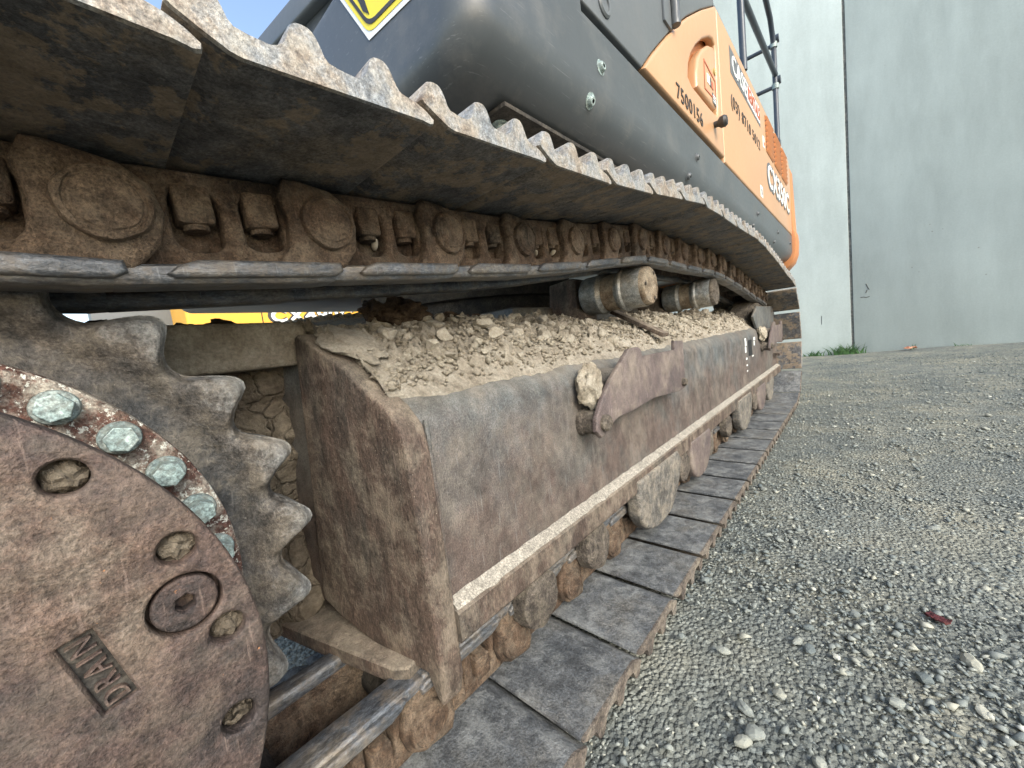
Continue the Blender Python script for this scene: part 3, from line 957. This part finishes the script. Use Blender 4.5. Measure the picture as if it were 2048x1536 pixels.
# carrier rollers and brackets
def carrier(y, z, capdetail):
    prof = [(-.815, .0), (-.815, .062), (-.81, .070), (-.80, .074), (-.755, .074), (-.745, .078), (-.735, .079), (-.728, .074), (-.72, .068), (-.665, .067), (-.655, .072), (-.648, .081), (-.640, .081), (-.634, .074), (-.575, .074), (-.567, .072)]
    r = part('carrier_roller', joinm([lathe([(a, max(b, .001)) for a, b in prof], 44, False), lathe([(-.7185, .0695), (-.6665, .0690)], 44, False)], [0, 1]), [M_roll, M_rollb], (0, y, z))
    cap = lathe([(-.570, .071), (-.556, .069), (-.550, .064), (-.549, .04), (-.551, .001)], 32, False)
    rough_up(cap, .0018, 70)
    sub('end_cap', cap, M_rollb if not capdetail else M_lowr, r)
    for k in range(3):
        a = 1.0 + k * 2.094
        b_ = lathe([(-.553, .007), (-.545, .0065), (-.544, .001)], 8, False)
        sub('cap_bolt', b_, M_lowr, r, (0, .052 * cos(a), .052 * sin(a)))
    return r
carrier(1.40, .872, False)
carrier(2.27, .872, True)
def bracket_post(y):
    m_ = plate([(-.985, .70), (-.80, .70), (-.80, .80), (-.835, .83), (-.835, .945), (-.86, .955), (-.965, .945), (-.985, .80)], [], .09, .008, 2, MXZ)
    m_.transform(Matrix.Translation((0, y, 0)))
    return part('roller_bracket', m_, M_endp)
bracket_post(1.40); bracket_post(2.27)
part('base_bar', box(-.82, -.545, 1.30, 1.345, .735, .752, .004), M_dark) if False else None
bar = box(-.14, .14, -.022, .022, -.008, .008, .003)
part('base_bar', bar, M_endp, (-.66, 1.49, .752), (0, radians(28), radians(-8)), 'flat steel bar lying in the soil beside the first carrier roller')

# step brackets on the frame side
def step_bracket(dy, name_lab):
    pts = [(.79, .470), (.82, .478), (.85, .492), (.885, .500), (.97, .500), (1.12, .508), (1.34, .492), (1.40, .497), (1.405, .52), (1.405, .662), (1.325, .666), (1.322, .636), (1.058, .640), (1.052, .660), (1.035, .668), (.975, .667), (.93, .640), (.86, .600), (.815, .565), (.775, .52), (.770, .49)]
    m_ = plate([(a + dy, b) for a, b in pts], [], .013, .003, 2, MYZ)
    m_.transform(Matrix.Translation((-.462, 0, 0)))
    br = part('step_bracket', m_, M_brk, label=name_lab)
    for (py, pz, r) in ((.808 + dy, .503, .030), (1.375 + dy, .520, .022)):
        s_ = lathe([(-.522, r * 1.2), (-.505, r * 1.15), (-.50, r), (-.468, r), (-.466, r * .68), (-.448, r * .66), (-.442, r * .5), (-.441, .001)], 28, False)
        sub('bracket_stub', rough_up(s_, .0025, 55), M_lowr, br, (0, py, pz))
    sub('bracket_tube', lathe([(-.522, .030), (-.466, .030)], 24, False), M_frame, br, (0, .915 + dy, .595))
    return br
step_bracket(0, 'purple brown step bracket with a notched top edge')
step_bracket(2.42, None)

# lower rollers under the ledge, guide guards and the chain guard
for k, y in enumerate([.56, .80, 1.14, 1.46, 1.80, 2.14, 2.48, 2.82, 3.14]):
    rl = lathe([(-.80, .05), (-.79, .080), (-.58, .080), (-.565, .088), (-.548, .088), (-.54, .078), (-.522, .070), (-.520, .001)], 30, False)
    rough_up(rl, .003, 35, k)
    r_ = part('track_roller', rl, M_lowr, (0, y, .262))
    col_ = lathe([(-.530, .058), (-.512, .058), (-.500, .056), (-.494, .046), (-.491, .02), (-.490, .001)], 26, False)
    rough_up(col_, .005, 30, k + 20)
    sub('roller_collar', col_, M_lowr, r_, (0, 0, -.080))
GP = [(-.16, .125), (-.17, .03), (-.13, -.03), (-.06, -.058), (.02, -.062), (.10, -.04), (.165, .02), (.175, .125)]
def guard(y, w_, matl, x=-.482, zs=1.0):
    pts = []
    for i in range(len(GP)):
        a, b, c, d = GP[i - 1], GP[i], GP[(i + 1) % len(GP)], GP[(i + 2) % len(GP)]
        for t in ((0, .33, .66) if i not in (0, 7) else (0,)):
            pts.append((.5 * (2 * b[0] + (c[0] - a[0]) * t + (2 * a[0] - 5 * b[0] + 4 * c[0] - d[0]) * t * t + (3 * b[0] - a[0] - 3 * c[0] + d[0]) * t ** 3),
                        .5 * (2 * b[1] + (c[1] - a[1]) * t + (2 * a[1] - 5 * b[1] + 4 * c[1] - d[1]) * t * t + (3 * b[1] - a[1] - 3 * c[1] + d[1]) * t ** 3)))
    m_ = plate([(y + a * w_ + .01, .150 + b * zs) for a, b in pts][::-1], [], .042, .010, 3, MYZ)
    m_.transform(Matrix.Translation((x - .02, 0, 0)))
    return part('track_guide', rough_up(m_, .0015, 25, y), matl)
guard(1.17, 1.0, M_guard); guard(1.62, .75, M_brk, -.486, .9); guard(2.46, .95, M_guard, -.484); guard(2.98, .8, M_brk, -.486, .9); guard(3.35, .8, M_guard, -.49, .9)

# front idler and its yoke
idl = part('idler', lathe([(-.74, .001), (-.74, .30), (-.735, .335), (-.70, .345), (-.70, .36), (-.59, .36), (-.59, .345), (-.555, .335), (-.55, .30), (-.55, .2), (-.53, .10), (-.53, .001)], 60, False), M_lowr, (0, IDC[0], IDC[1]))
for z_ in (.40, .60):
    part('idler_yoke', box(-.80, -.47, 3.90, 4.02, z_ - .012, z_ + .012, .005) if False else box(-.60, -.47, 3.72, 3.86, z_ - .012, z_ + .012, .005), M_endp)
yk = plate([(3.35, .25), (3.93, .25), (3.95, .40), (3.95, .74), (3.92, .775), (3.86, .79), (3.20, .79), (3.05, .72), (3.2, .60)], [], .016, .005, 3, MYZ)
yk.transform(Matrix.Translation((-.53, 0, 0)))
part('idler_cover', yk, M_frame)

# ---- soil on the frame
def frame_top(x):
    for (x0, z0), (x1, z1) in zip(FP[1:], FP[2:]):
        if x1 <= x <= x0:
            return z0 + (z1 - z0) * (x0 - x) / (x0 - x1)
    return .6
def soil_h(x, y):
    """soil surface height"""
    t = min(1, max(0, (-.535 - x) / .06))
    e_ = min(1, max(0, (y - .20) / .05)) * min(1, max(0, (3.95 - y) / .2))
    n_ = noise.fractal(Vector((x * 9, y * 5, 0)), 1, 2, 4)
    big = noise.noise(Vector((x * 3, y * 2.3, 4)))
    hgt = .014 + .030 * max(0, big + .25) * t + .010 * n_
    bump_ = .012 * math.exp(-((y - .62) / .22) ** 2) * t * math.exp(-((x + .74) / .1) ** 2)
    return frame_top(x) + (max(.001, hgt) * t + bump_) * e_ - .002 * (1 - t)
def chunk(x, y, sc, seed):
    q = Vector((x * sc + seed, y * sc, 0.3)) + .35 * noise.noise_vector(Vector((x * sc * .8, y * sc * .8, seed)))
    d, pt = noise.voronoi(q)
    return noise.cell(pt[0] * 7.3 + Vector((.5, .5, .5))), min(1.0, (d[1] - d[0]) * 3.2)
def soil_mesh():
    ny, nx = 430, 92
    vs, fs = [], []
    for j in range(ny):
        for i in range(nx):
            x = -.548 - .40 * i / (nx - 1)
            y_0 = .322 + .19 * (x + .5)
            y = y_0 + (3.92 - y_0) * (j / (ny - 1)) ** 1.6
            edge = min(1, i / 14)
            if i == 0:
                x += .012 * noise.noise(Vector((y * 8, 0, 2))) + .006 * noise.noise(Vector((y * 40, 0, 2)))
            fn = noise.fractal(Vector((x * 70, y * 70, 9)), .8, 2, 3)
            z = (soil_h(x, y) if i else frame_top(x) + .0005) + .003 * fn * (i > 0)
            if i:
                a_, m_ = chunk(x, y, 34, 1.0); b_, n_ = chunk(x, y, 78, 5.0)
                z += edge * (.026 * max(0, a_) * m_ + .011 * max(0, b_) * n_ - .003)
            z += .022 * math.exp(-(y - y_0) / .06) * edge
            vs.append((x, y, z))
    for j in range(ny - 1):
        for i in range(nx - 1):
            fs.append((j * nx + i, (j + 1) * nx + i, (j + 1) * nx + i + 1, j * nx + i + 1))
    me = bpy.data.meshes.new('m'); me.from_pydata(vs, [], fs); me.update()
    bm = bmesh.new(); bm.from_mesh(me); bmesh.ops.recalc_face_normals(bm, faces=bm.faces)
    bm.to_mesh(me); bm.free()
    return finish(me, 35)
obj('soil_heap', soil_mesh(), M_soil, label='dry pale soil heaped along the top of the track frame', cat='soil', kind='stuff')

# crumbs
cp, cs_, ct = [], [], []
for i in range(9000):
    y = .31 + 3.4 * random.random() ** 1.7
    x = -.555 - .36 * random.random() ** .8
    s = .003 + .0075 * random.random() ** 2.2
    cp.append((x, y, soil_h(x, y) + s * .3 + .004)); cs_.append(s); ct.append(random.random())
M_crumb = M_clod
obj('soil_crumbs', scatter_mesh(np.array(cp), cs_, OCTS, ct, .85), M_lump, label='fine crumbs of dry soil strewn over the heap', cat='soil', kind='stuff')

def clod_mesh(k):
    bm = bmesh.new(); bmesh.ops.create_icosphere(bm, subdivisions=2, radius=1)
    r = random.Random(k)
    sx, sy, sz = r.uniform(.8, 1.2), r.uniform(.7, 1.1), r.uniform(.55, .85)
    planes = [(Vector((r.gauss(0, 1), r.gauss(0, 1), r.gauss(0, 1))).normalized(), r.uniform(.35, .75)) for _ in range(9)]
    for v in bm.verts:
        p = v.co.copy()
        for n_, d_ in planes:
            ex = p.dot(n_) - d_
            if ex > 0: p -= n_ * ex
        p *= 1 + .22 * noise.noise(p * 2.2 + Vector((k * 7, 0, 0)))
        v.co = Vector((p.x * sx, p.y * sy, p.z * sz))
    me = bpy.data.meshes.new('soil_clod'); bm.to_mesh(me); bm.free()
    me.materials.append(M_clod)
    return finish(me, 25)
CLODS = [clod_mesh(k) for k in range(9)]
placed = []
tries = 0
while len(placed) < 270 and tries < 9000:
    tries += 1
    y = .34 + 2.9 * random.random() ** 2.0
    x = -.575 - .31 * random.random() ** .75
    s = .008 + .020 * random.random() ** 3 + (.007 if y < 1.1 else 0) * random.random()
    if any(abs(y - b) < (s + c) * .7 and abs(x - a) < (s + c) * .7 for a, b, c in placed): continue
    placed.append((x, y, s))
    o = bpy.data.objects.new('soil_clod', CLODS[len(placed) % 9]); COL.objects.link(o)
    o.location = (x, y, soil_h(x, y) + s * .38 + .004); o.scale = (s, s, s)
    o.rotation_euler = (random.uniform(-.5, .5), random.uniform(-.5, .5), random.uniform(0, 6.28))
    tag(o, 'dry pale brown soil clod lying on the heap on top of the track frame', 'soil clod', 'dry soil clods on the track frame')

# big crust slab at the corner, dark clods, mud wedge by the bracket
def lump(name, loc, size, seed, mat, label, cat, amp=.35, group=None, sub_=4, kind=None):
    bm = bmesh.new(); bmesh.ops.create_icosphere(bm, subdivisions=sub_, radius=1)
    for v in bm.verts:
        q = v.co * 1.5 + Vector((seed * 3.1, seed, 0))
        d, _ = noise.voronoi(q * 1.8)
        k = 1 + amp * noise.fractal(q, .9, 2.1, 5) + amp * .5 * min(.5, d[1] - d[0])
        v.co = Vector((v.co.x * size[0], v.co.y * size[1], v.co.z * size[2])) * k
    me = bpy.data.meshes.new(name); bm.to_mesh(me); bm.free()
    return obj(name, finish(me, 28), mat, loc=loc, label=label, cat=cat, group=group, kind=kind)
o = lump('soil_crust', (-.675, .318, .752), (.075, .040, .014), 4, M_soil, 'pale flat crust of dried soil overhanging the end plate corner', 'soil')
o.rotation_euler = (radians(8), radians(26), radians(12))
lump('dark_clod', (-.80, .52, .815), (.045, .055, .036), 2, M_dkclod, 'large dark brown damp clod below the polished rail', 'soil clod', .5)
lump('dark_clod', (-.80, .445, .825), (.024, .024, .020), 6, M_dkclod, 'small dark brown clod stuck on top of the large one', 'soil clod', .5)
for k, (x, y, z, s) in enumerate([(-.83, -.03, .806, .018), (-.85, -.08, .806, .02), (-.83, .02, .806, .015), (-.84, .085, .803, .012), (-.83, .12, .803, .010), (-.83, .17, .804, .013), (-.84, .05, .804, .012), (-.84, .00, .804, .014), (-.85, .26, .803, .010), (-.86, .30, .795, .010), (-.82, .36, .785, .012), (-.80, .66, .80, .020), (-.82, .72, .80, .018), (-.84, .80, .80, .020)]):
    lump('brown_clod', (x, y, z), (s, s * 1.4, s * .8), 10 + k, M_dkclod, 'brown crumbly clod on the inner edge of the frame top', 'soil clod', .5, 'brown clods along the inner frame edge', 3)
lump('mud_wedge', (-.492, .815, .590), (.026, .040, .052), 31, M_lump, 'pale mud wedge stuck between frame side and notched step bracket', 'mud', .3)
lump('mud_wedge', (-.500, 3.19, .60), (.03, .07, .05), 37, M_lump, 'pale mud lump stuck behind the step bracket nearest the idler', 'mud', .3)

# ---- centre frame under the machine
part('centre_frame', box(-2.9, -.96, 1.1, 2.5, .48, .86, .03), M_frame)
part('swing_bearing', lathe([(0, .01), (0, .62), (.12, .62), (.12, .68), (.30, .68), (.30, .01)], 48, False), M_dark, (-1.95, 1.8, .86), (0, -pi / 2, 0))

# ---- upper body
SK = [(-.445, 1.437), (-.445, 1.31)]
for i in range(1, 9):
    a = -pi / 2 * i / 8
    SK.append((-.445 - .11 + .11 * cos(a), 1.31 + .11 * sin(a)))
SK += [(-3.35, 1.20), (-3.455, 1.31), (-3.455, 1.437)]
def skirt_mesh():
    bm = bmesh.new(); rings = []
    rr = .07
    def prof(ins, top):
        o_ = [(-.445 - ins, top - ins), (-.445 - ins, 1.31)]
        for i in range(1, 13):
            a = -pi / 2 * i / 12
            o_.append((-.555 + (.11 - ins) * cos(a), 1.31 + (.11 - ins) * sin(a)))
        return o_ + [(-3.455, 1.20 + ins), (-3.455, top - ins)]
    for i in range(9):
        a = pi / 2 * i / 8
        rings.append([bm.verts.new((p[0], .492 + rr * (1 - cos(a)), p[1])) for p in prof(rr * (1 - sin(a)), 1.575)])
    for y, top in ((.858, 1.575), (.8585, 1.437), (4.66, 1.437)):
        rings.append([bm.verts.new((p[0], y, p[1])) for p in prof(0, top)])
    n = len(rings[0])
    for a, b in zip(rings, rings[1:]):
        for i in range(n):
            bm.faces.new((a[i], a[(i + 1) % n], b[(i + 1) % n], b[i]))
    f = bm.faces.new(rings[0]); f.material_index = 1
    bm.faces.new(rings[-1])
    bmesh.ops.recalc_face_normals(bm, faces=bm.faces)
    me = bpy.data.meshes.new('m'); bm.to_mesh(me); bm.free()
    return finish(me, 40)
skirt = part('side_skirt', skirt_mesh(), M_skirt)
front = skirt
bkm = plate([(-2.1, 1.45), (-.50, 1.45), (-.50, 1.66), (-2.1, 2.0)], [], .02, .002, 1, MXZ); bkm.transform(Matrix.Translation((0, .66, 0)))
part('step_back_plate', bkm, M_skirt)
stm = plate([(-2.1, 2.0), (-.50, 1.66), (-.50, 1.735), (-2.1, 2.075)][::-1], [], .05, .012, 3, MXZ); stm.transform(Matrix.Translation((0, .645, 0)))
part('step_edge_bar', stm, M_gpan)
SB, SE1, SE2 = np.array([-.734, 1.369]), np.array([.150, -.017]), np.array([-.090, .136])
def smap(p): return tuple(SB + SE1 * p[0] + SE2 * p[1])
def flat(outline, holes, y, t=.0012):
    m_ = plate([smap(p) for p in outline], [[smap(p) for p in h] for h in holes], t, 0, 0, MXZ, 0); m_.transform(Matrix.Translation((0, y, 0))); return m_
def rtri(s_, r=.16):
    c = np.array([.50, .52]); P = [c + (np.array(p) - c) * s_ for p in ((.06, .07), (1.30, .07), (.07, 1.45))]; o_ = []
    for i in range(3):
        p0, p1, p2 = P[i - 1], P[i], P[(i + 1) % 3]
        for t in (0, .25, .5, .75, 1):
            q0 = p1 + (p0 - p1) / np.linalg.norm(p0 - p1) * r; q2 = p1 + (p2 - p1) / np.linalg.norm(p2 - p1) * r
            o_.append(tuple((1 - t) ** 2 * q0 + 2 * t * (1 - t) * p1 + t * t * q2))
    return o_
sub('warning_sticker', flat([(0, 0), (1.15, 0), (1.15, 1.25), (0, 1.25)], [], .4908), M_white, front, label='white and yellow warning sticker with a black outlined triangle')
sub('sticker_yellow', flat(rtri(.97), [], .4898), M_ywst, front)
sub('sticker_triangle', flat(rtri(.80), [rtri(.66)], .4886), M_ink, front)
sub('sticker_figure', flat([(.30, .33), (.40, .62), (.36, .75), (.52, .80), (.46, .92), (.30, .90), (.20, .78), (.30, .80), (.28, .62), (.24, .45)][::-1], [], .4886), M_ink, front)
# skirt bolts
def dome_bolt():
    return joinm([lathe([(0, .0175), (.002, .0175), (.003, .0125), (.008, .0115), (.011, .0085), (.011, .0045)], 20, False), lathe([(.011, .0045), (.006, .0042), (.006, .0005)], 6, False)], [0, 1])
DB = dome_bolt(); DB.materials.append(M_bolt); DB.materials.append(M_black)
DB2 = dome_bolt(); DB2.materials.append(M_skirt); DB2.materials.append(M_black)
for (y, z) in [(.62, 1.352), (.93, 1.348), (1.68, 1.346), (2.90, 1.346), (3.72, 1.346), (4.45, 1.35)]:
    sub('skirt_bolt', DB if y < 1.5 else DB2, None, skirt, (-.446, y, z))
for (y, z) in [(.885, 1.262), (1.60, 1.262), (2.80, 1.264), (3.6, 1.264)]:
    sub('skirt_bolt', DB if y < 1.5 else DB2, None, skirt, (-.4578, y, z), (0, radians(26), 0))
# under plate with flange bolt
und = box(-1.4, -.512, .635, 4.3, 1.188, 1.197, .002)
ub = part('under_plate', und, M_dark)
hexb = plate(circ(0, 0, .010, 6), [], .014, .002, 2); hexb.transform(Matrix.Translation((0, 0, -.007)))
ws = lathe([(0, .017), (.004, .016), (.004, .001)], 24, False); ws.transform(Matrix.Rotation(pi / 2, 4, 'Y'))
sub('flange_bolt', joinm([hexb, ws]), M_bolt, ub, (-.562, .672, 1.187))
# core of the upper body behind the panels
part('body_core', box(-3.42, -.485, .90, 4.62, 1.43, 2.12, .01), M_black)
# grey side panel up to the orange panel's curved edge
curve_pts = [(1.20, 1.462), (1.28, 1.535), (1.38, 1.618), (1.52, 1.73), (1.68, 1.846), (1.88, 1.975), (2.10, 2.105)]
gp = [(.86, 1.462)] + [(a - .006, b) for a, b in curve_pts] + [(2.10, 2.16), (.86, 2.16)]
gm = plate(gp, [], .03, .006, 3, MYZ); gm.transform(Matrix.Translation((-.459, 0, 0)))
gpan = part('grey_side_panel', gm, M_gpan)
lk = lathe([(-.447, .030), (-.441, .030), (-.437, .026), (-.437, .019), (-.441, .018), (-.441, .001)], 28, False)
sub('panel_latch', lk, M_gpan, gpan, (0, .975, 1.512))
sub('hinge_pin', tube([(-.428, 1.478, 1.705), (-.428, 1.478, 1.74), (-.428, 1.480, 1.741), (-.428, 1.480, 2.0)], .016, 14), M_skirt, gpan)
sub('hinge_plate', box(-.445, -.436, 1.40, 1.465, 1.69, 2.0, .003), M_gpan, gpan)
# orange access door with a recessed grip
dout = [(a, b) for a, b in curve_pts] + [(2.115, 2.108), (2.115, 1.462)]
rec = [(1.625, 1.612), (1.640, 1.66), (1.68, 1.715), (1.76, 1.785), (1.86, 1.855), (1.97, 1.915), (2.03, 1.935), (2.06, 1.925), (2.065, 1.90), (2.045, 1.66), (2.035, 1.625), (2.01, 1.612), (1.90, 1.604), (1.66, 1.598)]
dmesh = plate(dout[::-1], [rec], .036, .010, 4, MYZ); dmesh.transform(Matrix.Translation((-.458, 0, 0)))
door = part('access_door', dmesh, M_or)
pk = plate([(1.60, 1.58), (2.08, 1.58), (2.08, 1.95), (1.95, 1.95), (1.60, 1.72)], [], .004, 0, 0, MYZ); pk.transform(Matrix.Translation((-.487 + .001, 0, 0)))
sub('grip_recess', pk, M_ordk, door)
bul = plate([(1.74, 1.625), (1.745, 1.68), (1.78, 1.75), (1.86, 1.82), (1.95, 1.875), (2.02, 1.90), (2.055, 1.89), (2.04, 1.66), (2.02, 1.64), (1.95, 1.63)][::-1], [], .045, .014, 5, MYZ); bul.transform(Matrix.Translation((-.463, 0, 0)))
blg = sub('grip_bulge', bul, M_or, door)
sub('lock', lathe([(-.445, .014), (-.436, .014), (-.435, .001)], 18, False), M_brass, door, (0, 2.01, 1.79))
sub('decal_outline', (lambda m_: (m_.transform(Matrix.Translation((-.4393, 0, 0))), m_)[1])(plate([(1.84, 1.655), (1.85, 1.775), (2.02, 1.755), (2.02, 1.67)][::-1], [[(1.846, 1.661), (1.856, 1.767), (2.014, 1.749), (2.014, 1.675)][::-1]], .0015, 0, 0, MYZ, 0)), M_rdink, door)
sub('decal_white', box(-.4402, -.4386, 1.885, 1.925, 1.70, 1.735, 0), M_white, door)
sub('decal_dark', box(-.4402, -.4386, 1.925, 1.945, 1.70, 1.735, 0), M_ink, door)
sub('decal_red', box(-.4402, -.4386, 1.945, 1.975, 1.70, 1.728, 0), M_rdink, door)
sub('decal_label', box(-.4402, -.4386, 1.955, 2.01, 1.645, 1.685, 0), M_grbl, door)
for k in range(3):
    sub('decal_line', box(-.4386, -.4378, 1.960, 2.005, 1.652 + .011 * k, 1.657 + .011 * k, 0), M_white, door)
sub('fleet_number', fit_text('7500156', 1.475, 1.775, 1.483, 1.534, -.4405, .003, .0), M_ink, door, label='dark printed number 7500156')
sub('rubber_stop', lathe([(-.442, .012), (-.425, .013), (-.415, .022), (-.400, .024), (-.390, .018), (-.388, .001)], 20, False), M_ink, door, (0, 1.955, 1.552))
# long orange rear side panel
sp = [(2.122, 1.442), (4.62, 1.442), (4.62, 2.02), (4.58, 2.07), (4.50, 2.108), (2.122, 2.108)]
sm = plate(sp, [], .036, .012, 4, MYZ); sm.transform(Matrix.Translation((-.458, 0, 0)))
side = part('orange_side_panel', sm, M_or)
sub('phone_number', fit_text('(03) 8710 5012', 2.31, 3.07, 1.745, 1.822, -.4405, .003, .0), M_ink, side, label='dark printed phone number (03) 8710 5012')
sub('rental_decal', box(-.4402, -.4388, 2.335, 3.13, 1.925, 2.052, 0), M_grbl, side, label='rental decal with white lettering CASE RENTALS')
sub('rental_decal_half', box(-.4390, -.4378, 2.735, 3.115, 1.940, 2.040, 0), M_white, side)
sub('rental_lettering', fit_text('CASE', 2.375, 2.715, 1.942, 2.036, -.4389, .003, .01), M_white, side)
sub('rental_lettering', fit_text('RENTALS', 2.75, 3.10, 1.952, 2.028, -.4379, .003, .0), M_rdink, side)
mo = text_mesh('CX350C', 1.0, .02, None, .05, 1.12)
co = np.array([v.co for v in mo.vertices]); lo_, hi_ = co.min(0), co.max(0)
for v in mo.vertices:
    a_, b_, c_ = ((v.co[i] - lo_[i]) / (hi_[i] - lo_[i]) for i in range(3))
    v.co = (-.4405 + c_ * .003, 3.30 + a_ * 1.16, 1.588 + b_ * .192)
sub('model_lettering_shadow', mo, M_grbl, side)
sub('model_lettering', fit_text('CX350C', 3.335, 4.425, 1.604, 1.766, -.4378, .003, .012), M_white, side, label='white model lettering CX350C with a dark outline')
sub('small_label', box(-.4402, -.4388, 3.02, 3.10, 1.475, 1.545, 0), M_white, side)
sub('small_label_mark', box(-.4390, -.4378, 3.045, 3.075, 1.49, 1.525, 0), M_ink, side)
sub('small_marker', box(-.4402, -.4388, 3.20, 3.26, 1.83, 1.90, 0), M_white, side)
sub('small_marker_mark', box(-.4390, -.4378, 3.225, 3.255, 1.845, 1.865, 0), M_rdink, side)
for c_, (y0, y1) in enumerate(((3.33, 3.62), (3.69, 3.98), (4.05, 4.34))):
    sub('vent_opening', box(-.4402, -.4385, y0, y1, 1.83, 2.07, 0), M_black, side)
    for k in range(7):
        sl_ = box(-.004, .010, y0, y1, -.0115, .0115, .002)
        o = sub('louvre', sl_, M_ordk, side, (-.440, 0, 1.847 + k * .0345))
        o.rotation_euler = (0, radians(35), 0)
# counterweight edge at the rear
cw = [(-.430, 1.50), (-.418, 1.47), (-.412, 1.40), (-.418, 1.28), (-.445, 1.20), (-.50, 1.14), (-.62, 1.12), (-1.9, 1.11), (-3.46, 1.14), (-3.48, 1.5), (-3.44, 2.12), (-.52, 2.12), (-.445, 2.06)]
part('counterweight', extr_y(cw, 4.63, 4.90, .025, 40), M_ordk)
# roof edge strip and handrails
part('roof_edge', box(-3.4, -.468, .9, 4.45, 2.135, 2.20, .012), M_gpan)
part('roof_seam', box(-3.4, -.455, 2.13, 4.52, 2.110, 2.134, 0), M_black)
def rail(name, pts, r=.019):
    return part(name, tube(pts, r, 12), M_railp)
rail('handrail_post', [(-.475, 2.90, 2.19), (-.475, 2.90, 3.2)])
part('post_bolt', box(-.462, -.45, 2.89, 2.93, 2.08, 2.13, .003), M_railp)
hp = rail('handrail', [(-.475, 4.22, 2.17), (-.475, 4.24, 2.6), (-.475, 4.25, 2.92), (-.475, 4.22, 3.0), (-.475, 4.12, 3.10), (-.475, 3.9, 3.14), (-.475, 3.0, 3.14)])
rail('handrail_bar', [(-.470, 4.235, 2.72), (-.470, 2.9, 2.60 + .02)])
for z in (2.955, 2.63):
    rail('handrail_cross_bar', [(-.475, 4.24, z), (-1.5, 4.24, z)], .016)
    part('rail_clamp', tube([(-.475, 4.242, z - .02), (-.475, 4.242, z + .02)], .027, 12), M_bolt)
    part('rail_knuckle', lathe([(-.47, .001), (-.47, .032), (-.44, .032), (-.44, .001)], 16, False), M_railp, (0, 4.28, z + .06))
part('handrail_foot', box(-.50, -.455, 4.19, 4.27, 2.10, 2.20, .008), M_railp)

# ---- second excavator in the yard behind
E2 = Vector((-10.2, 3.2, 0))
ex2 = empty('excavator', E2, 'yellow orange excavator parked farther off, seen below the polished rail', 'excavator')
def p2(name, me, mat, label=None):
    return obj(name, me, mat, ex2, None, None, label)
X2 = -9.0
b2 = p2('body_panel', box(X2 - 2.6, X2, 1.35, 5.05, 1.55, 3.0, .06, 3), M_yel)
def s2(name, me, mat, label=None): return obj(name, me, mat, b2, Vector((0, 0, 0)) , None, label)
for (y0, y1) in ((3.05, 3.48), (3.52, 3.92), (3.96, 4.36)):
    s2('vent', box(X2 - .01, X2 + .004, y0, y1, 2.17, 2.62, .004), M_orv)
    for k in range(8):
        o = s2('louvre', box(X2 + .002, X2 + .012, y0, y1, 2.18 + k * .054, 2.20 + k * .054, .002), M_orv)
s2('lettering_shadow', fit_text('CX490C', 2.66, 4.50, 1.74, 2.09, X2 + .001, .004, .07), M_ink)
s2('lettering', fit_text('CX490C', 2.72, 4.46, 1.78, 2.05, X2 + .006, .004, .03), M_white, 'white model lettering with dark outline')
for y in (2.55, 4.93):
    s2('panel_seam', box(X2 - .002, X2 + .002, y, y + .02, 1.6, 2.95, 0), M_black)
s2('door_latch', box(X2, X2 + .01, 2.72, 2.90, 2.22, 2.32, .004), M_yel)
p2('counterweight', box(X2 - 2.6, X2 + .02, 5.06, 5.9, 1.35, 2.7, .12, 3), M_white)
p2('skirt', box(X2 - 2.55, X2 - .02, 1.2, 5.04, 1.25, 1.545, .04), M_con)
p2('cab', box(X2 - 2.6, X2 - 1.5, .2, 1.9, 1.5, 3.2, .1), M_gpan)
for dx in (0, -2.5):
    p2('track', extr_y([(X2 - .6 + dx, .0), (X2 + dx, .0), (X2 + dx, 1.05), (X2 - .6 + dx, 1.05)], .4, 5.2, .2, 40), M_shoe)
p2('centre_frame', box(X2 - 2.5, X2 - .3, 1.8, 3.6, .5, 1.26, .04), M_dark)
